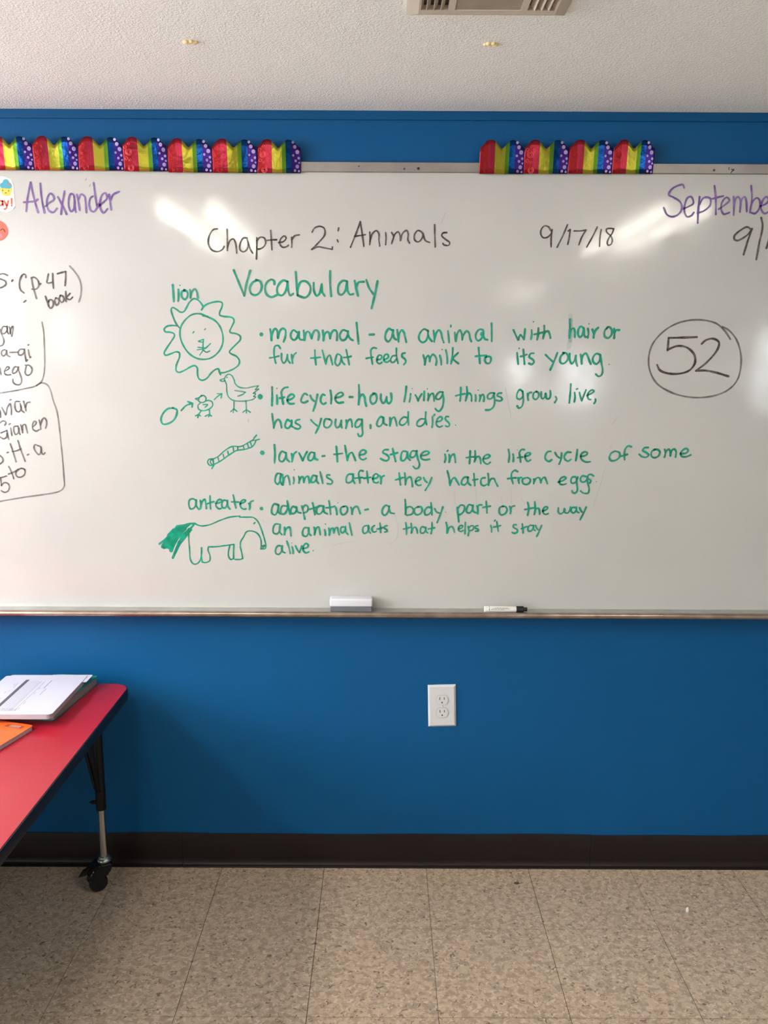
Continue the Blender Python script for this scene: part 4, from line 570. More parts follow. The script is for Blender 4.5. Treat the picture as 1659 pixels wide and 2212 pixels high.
  ('chicken_drawing', 'green marker drawing of a hen with tail feathers', 'green', 3.58, 0.8, "-429.6 1438.8 -428.2 1446.6 -418.9 1455.9 -410.0 1453.3 -403.6 1442.2 -400.5 1431.1 -390.6 1422.3 -370.3 1419.7 -352.2 1423.6 -338.1 1425.9;-430.5 1444.3 -440.8 1440.3 -435.2 1437.2 -428.9 1438.8;-421.0 1448.4 -422.8 1447.0;-428.0 1438.8 -424.2 1428.8 -423.6 1410.9 -420.6 1397.5 -409.6 1387.5 -393.8 1384.6 -371.2 1385.4 -353.0 1390.0 -346.5 1395.6;-338.1 1425.9 -346.7 1415.8;-346.7 1415.8 -337.7 1416.9;-337.7 1416.9 -352.6 1405.7;-352.6 1405.7 -346.3 1404.6 -351.7 1396.7;-351.6 1397.9 -346.5 1395.6;-402.1 1412.8 -386.4 1410.7 -374.0 1408.5;-374.0 1408.5 -379.8 1403.3 -394.6 1397.6;-405.1 1386.8 -405.4 1375.1 -406.1 1363.9;-415.0 1355.9 -406.1 1363.9;-406.1 1363.9 -397.9 1357.2;-406.1 1363.9 -408.2 1353.7;-373.0 1385.4 -372.4 1373.1 -372.2 1361.8;-382.1 1354.5 -372.2 1361.8;-372.2 1361.8 -361.7 1354.6;-372.2 1361.8 -372.4 1352.8"),
  ('chick_drawing', 'small green marker drawing of a chick between two arrows', 'green', 3.84, 1.0, "-490.6 1398.3 -498.7 1393.8 -500.2 1383.7 -491.2 1380.3 -483.2 1383.7 -480.6 1392.7 -486.1 1399.0 -494.0 1398.9;-500.3 1392.6 -509.4 1390.3 -501.2 1386.3;-495.8 1379.2 -502.8 1372.4 -500.9 1362.3 -489.7 1358.5 -473.7 1362.4 -463.2 1372.6 -465.1 1382.7 -475.2 1386.0 -482.1 1383.7;-489.2 1374.7 -476.7 1374.8 -483.7 1367.5;-494.2 1358.9 -502.6 1347.6;-510.6 1344.2 -502.6 1347.6 -497.0 1344.3;-502.6 1347.6 -504.4 1339.7;-472.6 1362.4 -472.0 1346.6;-484.6 1343.2 -474.2 1347.8 -467.5 1344.4;-472.0 1346.6 -475.5 1342.1"),
  ('arrow_drawing', 'green arrow between the egg and the chick', 'green', 5.12, 1.0, "-548.7 1358.7 -534.5 1372.2 -518.5 1377.9;-529.6 1382.4 -517.4 1378.0;-517.4 1378.0 -518.9 1367.8"),
  ('arrow_drawing', 'thin green arrow between the chick and the hen', 'green', 3.33, 1.0, "-458.2 1388.4 -450.0 1396.2 -438.5 1404.1;-449.8 1404.1 -437.3 1404.6;-437.3 1404.6 -439.9 1392.9"),
  ('egg_drawing', 'green marker oval of an egg', 'green', 5.38, 1.0, "-571.1 1365.3 -584.7 1363.0 -598.9 1349.4 -604.6 1333.5 -600.1 1322.2 -586.4 1322.8 -571.3 1331.4 -561.6 1347.3 -561.0 1360.9 -571.1 1365.3"),
  ('larva_drawing', 'green marker drawing of a segmented larva', 'green', 3.84, 1.0, "-471.3 1224.8 -452.7 1234.0 -433.9 1250.2 -413.0 1261.8 -390.2 1261.9 -371.7 1271.1 -355.5 1280.3;-467.2 1210.9 -448.5 1220.3 -425.2 1236.5 -401.9 1250.4 -378.9 1253.9 -358.2 1262.0 -348.7 1275.8;-466.7 1227.1 -478.2 1225.9 -481.9 1217.8 -476.4 1209.7 -468.4 1209.8;-471.2 1227.1 -474.3 1217.8 -469.0 1210.5;-466.7 1224.8 -465.9 1213.3;-452.8 1230.6 -450.8 1220.2;-438.8 1239.9 -436.8 1230.7;-426.0 1248.0 -423.9 1238.8;-410.8 1259.5 -409.9 1249.2;-398.2 1260.7 -398.4 1251.5;-383.3 1264.2 -381.2 1255.1;-371.7 1270.0 -368.5 1258.6;-363.6 1273.5 -360.4 1264.3;-355.5 1278.1 -353.1 1284.9 -346.1 1292.9;-351.0 1278.1 -338.3 1282.0;-463.7 1212.1 -470.9 1200.5"),
  ('handwriting', 'small green handwritten word anteater', 'green', 4.86, 1.0, "-518.8 1113.0 -525.6 1116.5 -535.0 1113.0 -537.7 1101.2 -533.6 1088.3 -524.2 1090.7 -518.0 1101.3 -516.9 1113.1;-517.7 1110.7 -517.1 1096.6 -510.4 1087.3;-505.4 1111.9 -504.2 1099.0 -506.2 1088.5;-505.6 1094.3 -500.5 1108.5 -493.3 1115.5 -490.9 1103.8 -489.5 1089.3;-478.4 1124.9 -478.6 1106.2 -478.0 1088.6;-489.1 1101.5 -477.4 1106.2 -468.1 1108.6;-463.6 1103.9 -452.0 1106.3 -445.3 1111.5 -451.7 1115.3 -460.0 1108.7 -462.7 1096.9 -454.8 1088.7 -449.0 1089.9;-433.3 1111.6 -440.2 1113.0 -446.3 1104.0 -445.4 1093.5 -438.5 1091.2 -432.5 1099.4 -430.5 1112.3;-431.1 1108.8 -430.3 1095.9 -424.7 1088.2;-414.4 1127.6 -411.4 1108.9 -408.0 1091.3;-419.5 1108.4 -410.3 1108.4 -399.9 1107.8;-395.4 1103.1 -382.5 1109.0 -380.6 1113.3 -388.2 1113.7 -395.4 1104.3 -393.4 1092.6 -385.4 1087.9 -379.6 1089.1;-372.2 1104.4 -368.9 1097.4 -370.3 1088.0;-370.1 1097.4 -366.3 1109.1 -359.3 1112.0"),
  ('anteater_drawing', 'green marker outline of an anteater with long curved snout', 'green', 4.22, 1.0, "-523.4 1047.6 -514.3 1042.4 -502.8 1040.1 -481.7 1043.8 -453.5 1055.7 -425.4 1065.3 -397.5 1068.5;-397.5 1065.4 -379.0 1065.5 -360.4 1064.5 -349.0 1055.1 -340.2 1036.2 -333.6 1014.8 -328.2 993.4 -326.8 983.9 -329.8 976.7 -341.5 975.4;-341.5 975.4 -340.1 983.8 -340.9 1002.9 -349.8 1019.5 -366.0 1026.5 -380.0 1024.1 -388.5 1009.8 -397.0 995.5 -398.5 981.1;-398.5 981.1 -395.4 966.8 -392.4 947.6;-392.4 947.6 -400.6 945.1 -414.7 945.1;-340.1 982.6 -329.6 986.2 -336.7 977.8;-356.1 1050.3 -359.0 1047.4;-540.4 1028.1 -541.4 1001.9 -540.1 973.2 -538.8 944.5 -532.2 932.5 -522.9 931.3 -513.2 939.8 -507.9 956.6 -506.7 978.2;-506.7 978.2 -507.9 956.6 -506.3 937.4;-506.3 937.4 -496.9 935.5 -485.1 941.1 -484.1 956.7 -488.8 971.1 -487.3 980.7;-487.3 980.7 -465.1 981.3 -441.6 984.5 -415.9 988.2;-415.9 988.2 -417.5 969.1 -418.1 947.5;-418.1 947.5 -426.4 945.0 -432.0 954.6 -431.6 969.0 -427.6 984.6"),
  ('anteater_drawing', 'bushy scribbled green tail of the anteater', 'green', 6.4, 1.0, "-523.4 1047.1 -533.2 1035.2 -540.3 1030.4;-540.3 1030.4 -562.3 1001.8 -577.5 973.0 -587.8 949.0;-523.4 1047.6 -537.4 1045.8 -551.5 1042.2 -572.6 1038.6;-572.6 1038.6 -599.4 1008.7 -623.5 988.4;-537.5 1044.7 -547.0 1037.5;-544.6 1039.9 -570.8 1023.2 -594.9 1004.0 -616.9 978.8;-547.1 1036.3 -580.9 1004.1 -611.2 976.5;-548.4 1031.6 -578.6 1004.1 -598.3 976.5;-570.5 1032.6 -594.5 1013.5 -614.3 984.8;-558.7 1035.1 -587.7 1008.8 -607.6 977.7;-580.5 1013.6 -594.0 968.2;-536.8 1030.4 -562.3 1004.2 -586.5 951.4;-542.8 1025.7 -576.4 999.3 -592.9 967.0;-533.4 1029.3 -560.2 997.0 -576.1 977.8;-575.2 1030.3 -596.9 1011.1 -616.8 982.4;-594.9 1004.0 -605.3 977.7;-574.0 1001.7 -586.6 977.8 -590.5 968.2;-563.3 1037.4 -582.6 1020.7 -602.3 994.4;-551.6 1039.9 -570.9 1020.8 -595.5 989.7;-560.0 1001.8 -580.2 963.5;-606.6 1001.6 -613.5 977.7;-565.6 1037.4 -584.7 1025.5;-585.9 994.5 -593.9 970.6;-569.6 994.6 -583.9 958.6;-570.7 1027.9 -588.0 1001.7 -600.6 977.7;-582.2 1030.2 -599.2 1013.5"),
  ('ghost_line', 'faint erased curve below the dash of adaptation', 'black', 2.82, 0.1, "31.1 1080.8 39.0 1049.5 41.3 1023.3 34.2 1002.1 23.9 992.9 11.0 996.8;-333.4 1065.9 -332.4 1052.9 -318.3 1050.3;-138.8 988.1 -81.9 999.5"),
  ('ghost_line', 'faint thin scratches on the whiteboard', 'black', 1.66, 0.16, "623.0 1276.2 618.7 1261.0;608.6 1212.6 594.1 1148.4 581.1 1101.7"),
  ('ghost_line', None, 'black', 3.07, 0.12, "328.0 1421.0 336.7 1381.3 345.3 1346.4;634.4 1346.6 620.3 1327.8"),
  ('ghost_line', None, 'black', 1.66, 0.3, "157.7 1872.6 146.9 1846.6"),
  ('ghost_line', None, 'black', 3.33, 0.08, "196.2 1146.4 198.3 1105.0;254.9 1146.7 258.6 1100.1;324.5 1126.3 331.6 1100.4;350.6 1147.1 354.7 1100.5;380.9 1121.4 391.6 1105.9"),
  ('ghost_line', None, 'black', 2.56, 0.3, "-367.8 1335.9 -367.5 1329.1"),
  ('rail_mark', 'dark discs and strokes drawn as holes and marks on the top rail', 'black', 3.84, 0.9, "o -67.1 1984.9 1.9;o 49.7 1979.2 2.6;o 85.9 1980.2 3.6;o 76.3 1975.9 1.0"),  # shade in the rail's holes drawn as flat dark discs
  ('rail_mark', None, 'black', 2.56, 0.9, "o 846.0 1979.8 3.2;883.9 1986.7 884.0 1981.4;889.9 1982.3 897.4 1981.5 893.0 1977.9;892.9 1978.8 889.6 1973.5;o 894.6 1980.6 2.0"),
]

INKCOL = {'green': (rgb(0, 132, 102), rgb(18, 156, 128)), 'black': (rgb(52, 44, 40), rgb(98, 88, 82)),
          'purple': (rgb(104, 72, 142), rgb(142, 114, 176))}
def ink_mat(c, a):
    key = 'marker_ink_%s_%02d' % (c, int(a * 100))
    if key in MATS:
        return MATS[key]
    m = mat(key, INKCOL[c][0], rough=0.4, spec=0.3, var=(42.0, INKCOL[c][1], 0.14))
    nt = m.node_tree
    b = nt.nodes['Principled BSDF']
    out = nt.nodes['Material Output']
    tr = nt.nodes.new('ShaderNodeBsdfTransparent')
    mx = nt.nodes.new('ShaderNodeMixShader')
    n = nt.nodes.new('ShaderNodeTexNoise')
    n.inputs['Scale'].default_value = 60.0
    n.inputs['Detail'].default_value = 2
    tc = nt.nodes.new('ShaderNodeTexCoord')
    nt.links.new(tc.outputs['Object'], n.inputs['Vector'])
    mr = nt.nodes.new('ShaderNodeMapRange')
    mr.inputs['From Min'].default_value = 0.35
    mr.inputs['From Max'].default_value = 0.62
    mr.inputs['To Min'].default_value = (0.97 if a > .9 else a)
    mr.inputs['To Max'].default_value = (0.68 if a > .9 else a * 0.72)
    nt.links.new(n.outputs['Fac'], mr.inputs['Value'])
    nt.links.new(mr.outputs['Result'], mx.inputs['Fac'])
    nt.links.new(tr.outputs[0], mx.inputs[1])
    nt.links.new(b.outputs[0], mx.inputs[2])
    nt.links.new(mx.outputs[0], out.inputs['Surface'])
    return m

def catmull(P, step=0.0016):
    if len(P) < 3:
        out = []
        d = (P[1] - P[0]).length
        n = max(2, int(d / 0.004))
        return [P[0].lerp(P[1], k / n) for k in range(n + 1)]
    out = []
    Q = [P[0] * 2 - P[1]] + P + [P[-1] * 2 - P[-2]]
    for i in range(1, len(Q) - 2):
        p0, p1, p2, p3 = Q[i - 1], Q[i], Q[i + 1], Q[i + 2]
        n = max(2, min(14, int((p2 - p1).length / step)))
        # centripetal spacing keeps the corners of the letters from overshooting
        t0 = 0.0
        t1 = t0 + max(1e-5, (p1 - p0).length ** 0.5)
        t2 = t1 + max(1e-5, (p2 - p1).length ** 0.5)
        t3 = t2 + max(1e-5, (p3 - p2).length ** 0.5)
        for k in range(n):
            t = t1 + (t2 - t1) * k / n
            a1 = p0 * ((t1 - t) / (t1 - t0)) + p1 * ((t - t0) / (t1 - t0))
            a2 = p1 * ((t2 - t) / (t2 - t1)) + p2 * ((t - t1) / (t2 - t1))
            a3 = p2 * ((t3 - t) / (t3 - t2)) + p3 * ((t - t2) / (t3 - t2))
            b1 = a1 * ((t2 - t) / (t2 - t0)) + a2 * ((t - t0) / (t2 - t0))
            b2 = a2 * ((t3 - t) / (t3 - t1)) + a3 * ((t - t1) / (t3 - t1))
            out.append(b1 * ((t2 - t) / (t2 - t1)) + b2 * ((t - t1) / (t2 - t1)))
    out.append(P[-1])
    return out

layer = [0]
def disc(bm, c, r, y, n=14):
    bm.faces.new([bm.verts.new((c.x + r * cos(2 * pi * k / n), y, c.y + r * sin(2 * pi * k / n))) for k in range(n)])

def stroke(bm, pts, w, y, rnd, z_off=0.80):
    C = catmull(pts)
    n = len(C)
    L, R = [], []
    ph, ph2 = rnd.uniform(0, 6), rnd.uniform(0, 6)
    for i, c in enumerate(C):
        a = C[max(0, i - 1)]
        b = C[min(n - 1, i + 1)]
        d = (b - a)
        if d.length < 1e-9:
            d = Vector((1, 0))
        d.normalize()
        nrm = Vector((-d.y, d.x))
        # chisel tip: a little wider on one diagonal, slight pressure changes
        ww = w * (1 + 0.10 * sin(i * 0.35 + ph) + 0.07 * sin(i * 0.13 + ph2)) * (1 + 0.10 * abs(d.x * 0.6 - d.y * 0.8))
        L.append(bm.verts.new((c.x + nrm.x * ww / 2, y, c.y + nrm.y * ww / 2 - z_off)))
        R.append(bm.verts.new((c.x - nrm.x * ww / 2, y, c.y - nrm.y * ww / 2 - z_off)))
    for i in range(n - 1):
        bm.faces.new((L[i], L[i + 1], R[i + 1], R[i]))
    # round ends
    for (c, nb, l, r) in ((C[0], C[1], L[0], R[0]), (C[-1], C[-2], R[-1], L[-1])):
        d = c - nb
        if d.length < 1e-9:
            continue
        d.normalize()
        vs = [l]
        half = (Vector((l.co.x, l.co.z)) - Vector((r.co.x, r.co.z))) / 2
        mid = (Vector((l.co.x, l.co.z)) + Vector((r.co.x, r.co.z))) / 2
        for k in range(1, 5):
            a = pi * k / 5
            p = mid + half * cos(a) + d * half.length * sin(a)
            vs.append(bm.verts.new((p.x, y, p.y)))
        vs.append(r)
        bm.faces.new(vs)

def build_ink():
    """every handwritten word, bullet and drawing is a part of its own"""
    rnd = random.Random(3)
    lines, units = [], []
    for (name, label, col, w, a, s) in INK:
        sts = []
        for st in s.split(';'):
            t = st.split()
            if t[0] == 'o':
                c = Vector((float(t[1]) / 1000, float(t[2]) / 1000))
                sts.append(('o', [c], float(t[3]) / 1000, w))
            else:
                v = [float(q) / 1000 for q in t]
                sts.append(('s', [Vector((v[i], v[i + 1])) for i in range(0, len(v), 2)], 0, w))
        if name != 'handwriting':
            if label is None and name == 'ghost_line' or name == 'rail_mark' or name == 'ghost_line' or name == 'ink_fleck':
                for q in sts:
                    units.append([name, None, col, a, [q]])
            else:
                units.append([name, label, col, a, sts])
            continue
        zc = sum(p.y for q in sts for p in q[1]) / sum(len(q[1]) for q in sts)
        for ln in lines:
            if abs(ln[0] - zc) < 0.022 and ln[1] == col and ln[2] == a:
                ln[3] += sts
                break
        else:
            lines.append([zc, col, a, list(sts)])
    def bb(q):
        r = q[2]
        return [min(p.x for p in q[1]) - r, max(p.x for p in q[1]) + r, min(p.y for p in q[1]) - r, max(p.y for p in q[1]) + r]
    for (zc, col, a, sts) in lines:
        small, words = [], []
        for q in sts:
            b = bb(q)
            if q[0] == 'o' and q[2] > 0.0045:
                units.append(['bullet_dot', None, col, a, [q]])
            elif max(b[1] - b[0], b[3] - b[2]) < 0.0060:
                small.append((q, b))
            else:
                near = [w for w in words if any(max(b[0] - c[1], c[0] - b[1]) < 0.0098 and max(b[2] - c[3], c[2] - b[3]) < 0.009 for _, c in w)]
                new = [(q, b)]
                for w in near:
                    new = w + new
                    words.remove(w)
                words.append(new)
        for q, b in small:
            def gap(w):
                return min(max(0, b[0] - c[1], c[0] - b[1]) * 1.6 + max(0, b[2] - c[3], c[2] - b[3]) for _, c in w)
            w = min(words, key=gap)
            w.append((q, b))
        for w in words:
            units.append(['handwritten_word', '%s handwritten word' % col, col, a, [q for q, _ in w]])
    for (name, label, col, a, sts) in units:
        bm = bmesh.new()
        base = -0.0163 if name == 'rail_mark' else -0.0103
        for (kind, pts, r, w) in sts:
            y = base - layer[0] * 1.0e-6
            layer[0] += 1
            if kind == 'o':
                disc(bm, pts[0] - Vector((0, 0.80)), r, y)
            else:
                stroke(bm, pts, w / 1000 * 0.94, y, rnd)
        me = bpy.data.meshes.new(name)
        bm.normal_update()
        for f in bm.faces:
            if f.normal.y > 0:
                f.normal_flip()
        bm.to_mesh(me)
        bm.free()
        o = finish(name, me, ink_mat(col, a), wb)
        if label:
            o['label'] = label
build_ink()

# ---------------------------------------------------------------- stickers at the left edge of the board
def paper_prism(name, pts, y0, y1, m, parent, z0=0.0, x0=0.0):
    bm = bmesh.new()
    prism(bm, [(p[0] - x0, p[1] - z0) for p in pts], y0, y1, axis='Y')
    return obj(name, bm, m, parent)

M_stw = mat('sticker_white', rgb(226, 220, 212), rough=0.4)
M_icing = mat('sticker_teal', rgb(66, 160, 182), rough=0.4)
M_cake = mat('sticker_yellow', rgb(246, 196, 72), rough=0.4)
M_red = mat('sticker_red', rgb(238, 92, 68), rough=0.4)
M_stdark = mat('sticker_dark', rgb(110, 52, 30), rough=0.5)
M_pinkst = mat('sticker_pink', rgb(242, 110, 120), rough=0.4)
def ell(cx, cz, rx, rz, n=24, a0=0, a1=360):
    return [(cx + rx * cos(radians(a0 + (a1 - a0) * k / n)), cz + rz * sin(radians(a0 + (a1 - a0) * k / n))) for k in range(n)]
SY = -0.0102
st1 = thing('cupcake_sticker', 'white sticker with a blue-iced cupcake and red lettering at the board left edge', 'sticker', (-1.0, SY, 1.915))
def sp(name, pts, m, d0, d1):
    bm = bmesh.new()
    prism(bm, [(p[0] + 1.0, p[1] - 1.915) for p in pts], -d1, -d0, axis='Y')
    return obj(name, bm, m, st1)
sp('backing', [(-1.060, 1.955), (-1.010, 1.957), (-.985, 1.957), (-.966, 1.950), (-.9595, 1.935), (-.9600, 1.905), (-.9585, 1.885), (-.968, 1.873),
               (-.982, 1.868), (-1.010, 1.874), (-1.060, 1.876)], M_stw, 0.0, .0004)
sp('cake_cup', [(-.9945, 1.9320), (-.9640, 1.9310), (-.9655, 1.9240), (-.9700, 1.9110), (-.9800, 1.9085), (-.9900, 1.9125), (-.9950, 1.9240)], M_cake, .0004, .0007)
bm = bmesh.new()
for (cx, cz, r) in ((-.979, 1.9430, .0078), (-.9870, 1.9345, .0080), (-.9725, 1.9340, .0082), (-.9780, 1.9345, .0085), (-.9815, 1.9390, .0075)):
    prism(bm, ell(cx + 1.0, cz - 1.915, r, r * .9, 18), -.0010 - r * .01, -.0007, axis='Y')
obj('icing', bm, M_icing, st1)
sp('cherry', [(-.9760, 1.9370), (-.9700, 1.9350), (-.9680, 1.9430), (-.9725, 1.9385)], M_red, .0011, .0013)
bm = bmesh.new()
for (cx, cz) in ((-.9885, 1.9225), (-.9735, 1.9215)):
    prism(bm, ell(cx + 1.0, cz - 1.915, .0013, .0022, 10), -.0009, -.0007, axis='Y')
prism(bm, ell(-.9810 + 1.0, 1.9165 - 1.915, .0024, .0012, 10), -.0009, -.0007, axis='Y')
obj('face_print', bm, M_stdark, st1)
bm = bmesh.new()
def let(pts, w=.0042):
    stroke(bm, [Vector((p[0] + 1.0, p[1])) for p in pts], w, -.0006, random.Random(1), z_off=1.915)
let([(-1.0250, 1.904), (-1.0180, 1.893), (-1.0110, 1.904)])
let([(-1.0180, 1.893), (-1.0182, 1.882)])
let([(-.9915, 1.8950), (-.9960, 1.8970), (-1.0010, 1.8945), (-1.0010, 1.8880), (-.9965, 1.8855), (-.9920, 1.8890)])
let([(-.9913, 1.8965), (-.9910, 1.8855)])
let([(-.9868, 1.8960), (-.9815, 1.8860)])
let([(-.9762, 1.8965), (-.9810, 1.8830), (-.9835, 1.8775), (-.9880, 1.8765)])
let([(-.9672, 1.9020), (-.9680, 1.8905)])
disc(bm, Vector((-.9682 + 1.0, 1.8855 - 1.915)), .0024, -.0006)
bm.normal_update()
for f in bm.faces:
    if f.normal.y > 0:
        f.normal_flip()
me = bpy.data.meshes.new('lettering')
bm.to_mesh(me); bm.free()
finish('lettering', me, M_red, st1)

st2 = thing('round_sticker', 'round red-orange sticker under the cupcake sticker, cut by the left edge', 'sticker', (-1.012, SY, 1.8230))
bm = bmesh.new()
prism(bm, ell(0, 0, .0290, .0262, 40), -.0006, 0.0, axis='Y')
obj('disc', bm, M_red, st2)
bm = bmesh.new()
stroke(bm, [Vector((.010, .0005)), Vector((.0145, .0040)), Vector((.0190, .0020)), Vector((.0215, -.0030))], .0030, -.0008, random.Random(2), z_off=0)
stroke(bm, [Vector((-.020, .002)), Vector((-.0145, .0045)), Vector((-.0090, .0020))], .0030, -.0008, random.Random(2), z_off=0)
me = bpy.data.meshes.new('face_print')
bm.normal_update()
for f in bm.faces:
    if f.normal.y > 0:
        f.normal_flip()
bm.to_mesh(me); bm.free()
finish('face_print', me, M_stdark, st2)
bm = bmesh.new()
prism(bm, ell(.008, -.0135, .0075, .0060, 20), -.0009, -.0006, axis='Y')
obj('cheek', bm, M_pinkst, st2)


# ---------------------------------------------------------------- rainbow scalloped border
FOIL = {}
for nm, c, rg in (('red', (196, 42, 50), .34), ('rose', (206, 52, 78), .3), ('yellow', (210, 202, 62), .3), ('green', (104, 164, 44), .35),
                  ('blue', (0, 76, 156), .22), ('purple', (66, 30, 138), .3), ('dot', (186, 168, 212), .35)):
    FOIL[nm] = mat('foil_' + nm, rgb(*[q * .74 for q in c]), rough=rg, metal=0.85, bump=(34.0, 0.5, 0.004), spec=0.5)
M_emboss = mat('foil_embossed', rgb(212, 70, 78), rough=0.25, metal=0.45)
M_cardback = mat('border_card_back', rgb(210, 205, 196), rough=0.8)
PROF = [(0, .75), (.04, .80), (.09, .88), (.14, .96), (.19, .99), (.24, 1.0), (.29, .99), (.34, .95), (.40, .86), (.45, .77),
        (.485, .74), (.52, .76), (.57, .83), (.62, .91), (.66, .955), (.72, .985), (.79, .97), (.84, .93), (.90, .85), (.95, .78), (1.0, .74)]
BANDS = [(0.19, 'red'), (0.34, 'rose'), (0.57, 'yellow'), (0.66, 'green'), (0.79, 'blue'), (1.01, 'purple')]
DOTS = [(.83, .91, .038), (.87, .78, .05), (.925, .63, .055), (.83, .53, .032), (.955, .45, .036), (.885, .37, .036), (.965, .31, .026),
        (.92, .20, .052), (.865, .08, .036), (.955, .06, .03)]
RINGS = [(.13, .56, .075, .055), (.13, .56, .045, .03), (.16, .10, .07, .05), (.16, .10, .038, .025), (.07, .38, .04, .025), (.06, .70, .04, .026),
         (.15, .33, .028, .016), (.15, .80, .03, .018)]
order = ['red', 'rose', 'yellow', 'green', 'blue', 'purple']
BH = 0.0805

def scallop(parent, xo, xa, xb, z0, seed, lean):
    """one scallop of the border: x from xa to xb at its foot, foot at z0"""
    rnd = random.Random(seed)
    w = xb - xa
    ph, amp = rnd.uniform(0, 6), rnd.uniform(.0006, .0016)
    def surf(u, h):
        y = -0.0192 - lean * h - amp * sin(u * 7 + ph) * (0.3 + h) - 0.0006 * sin(h * 5 + ph * 2)
        return Vector((xa + u * w - xo, y, z0 + h * BH))
    bm = bmesh.new()
    us = []
    for (a, ha), (b, hb) in zip(PROF, PROF[1:]):
        us += [(a, ha), ((a + b) / 2, (ha + hb) / 2)]
    us.append(PROF[-1])
    for cut in (0.19, 0.34, 0.57, 0.66, 0.79):
        if not any(abs(u - cut) < 1e-4 for u, _ in us):
            for (a, ha), (b, hb) in zip(us, us[1:]):
                if a < cut < b:
                    us.append((cut, ha + (hb - ha) * (cut - a) / (b - a)))
                    us.sort()
                    break
    NV = 6
    cols = [[bm.verts.new(surf(u, h * k / NV)) for k in range(NV + 1)] for (u, h) in us]
    for i in range(len(cols) - 1):
        um = (us[i][0] + us[i + 1][0]) / 2
        mi = [k for k, (lim, _) in enumerate(BANDS) if um < lim][0]
        for k in range(NV):
            f = bm.faces.new((cols[i][k], cols[i + 1][k], cols[i + 1][k + 1], cols[i][k + 1]))
            f.material_index = mi
            f.smooth = True
    # card thickness: back sheet and rim
    back = [[bm.verts.new(v.co + Vector((0, 0.0007, 0))) for v in c] for c in cols]
    for i in range(len(cols) - 1):
        for k in range(NV):
            f = bm.faces.new((back[i][k], back[i][k + 1], back[i + 1][k + 1], back[i + 1][k]))
            f.material_index = 6
        f = bm.faces.new((cols[i][NV], cols[i + 1][NV], back[i + 1][NV], back[i][NV]))
        f.material_index = 6
        f = bm.faces.new((cols[i][0], back[i][0], back[i + 1][0], cols[i + 1][0]))
        f.material_index = 6
    for ci in (0, -1):
        for k in range(NV):
            f = bm.faces.new((cols[ci][k], cols[ci][k + 1], back[ci][k + 1], back[ci][k]))
            f.material_index = 6
    o = obj('scallop', bm, [FOIL[n] for n in order] + [M_cardback], parent)
    # printed dots and embossed curls on the foil
    bm = bmesh.new()
    for (u, h, r) in DOTS:
        vs = [bm.verts.new(surf(min(.995, u + r * .8 * cos(2 * pi * k / 14)), max(.005, h + r * 1.15 * sin(2 * pi * k / 14))) + Vector((0, -0.0003, 0)))
              for k in range(14)]
        bm.faces.new(vs)
    obj('foil_dots', bm, FOIL['dot'], o)
    bm = bmesh.new()
    for (u, h, ro, ri) in RINGS:
        N = 18
        a = [bm.verts.new(surf(max(.004, u + ro * cos(2 * pi * k / N)), max(.004, h + ro * 1.4 * sin(2 * pi * k / N))) + Vector((0, -0.0002, 0))) for k in range(N)]
        mid = (ro + ri) / 2
        b = [bm.verts.new(surf(max(.004, u + mid * cos(2 * pi * k / N)), max(.004, h + mid * 1.4 * sin(2 * pi * k / N))) + Vector((0, -0.0006, 0))) for k in range(N)]
        c = [bm.verts.new(surf(max(.004, u + ri * cos(2 * pi * k / N)), max(.004, h + ri * 1.4 * sin(2 * pi * k / N))) + Vector((0, -0.0002, 0))) for k in range(N)]
        for k in range(N):
            if k % N in (4, 5) and ro > .06:
                continue
            bm.faces.new((a[k], a[(k + 1) % N], b[(k + 1) % N], b[k]))
            bm.faces.new((b[k], b[(k + 1) % N], c[(k + 1) % N], c[k]))
    obj('embossed_curls', bm, FOIL['red'] if seed % 3 else M_emboss, o, smooth=True)

def border(label, xs, zs, lean, seed):
    t = thing('scalloped_border', label, 'border', ((xs[0] + xs[-1]) / 2, -0.0165, zs[0]), 'rainbow foil borders on the whiteboard rail')
    for i in range(len(xs) - 1):
        o_x, o_z = t.location.x, t.location.z
        scallop(t, o_x, xs[i], xs[i + 1] - .0004, zs[i] - o_z, seed + i, lean[i])
    for c in t.children:
        c.location.y = 0.0165
border('rainbow foil scalloped border strip running out at the left edge of the photo', [-1.240, -1.126, -1.012, -0.8985, -0.784, -0.668],
       [1.9705] * 5, [.011, .011, .010, .010, .008], 10)
border('rainbow foil scalloped border strip of four scallops ending left of the bare rail', [-0.6685, -0.556, -0.442, -0.327, -0.2155],
       [1.9690, 1.9670, 1.9665, 1.9665], [.012, .009, .009, .007], 21)
border('short rainbow foil scalloped border strip of four scallops at the right', [0.242, 0.356, 0.4695, 0.583, 0.688],
       [1.9672, 1.9682, 1.9686, 1.9690], [.012, .009, .010, .012], 35)

# ---------------------------------------------------------------- eraser and marker on the tray
er = thing('board_eraser', 'white topped eraser with grey felt on the marker tray', 'eraser', (-0.088, -0.032, 0.8052))
bm = bmesh.new()
box(bm, -0.0575, 0.0575, -0.0165, 0.0165, 0.0, 0.0150, bev=.0015)
obj('felt_pad', bm, M_felt, er)
bm = bmesh.new()
box(bm, -0.0595, 0.0595, -0.018, 0.018, 0.0150, 0.0380, bev=.0045, seg=4)
sh = obj('shell', bm, M_eraser, er, smooth=True)
bm = bmesh.new()
for x in (-.012, -.008, .006, .011):
    box(bm, x, x + .0012, -0.0184, -0.0176, 0.029, 0.034, bev=.0002, seg=1)
obj('moulded_mark', bm, M_eraser, er)

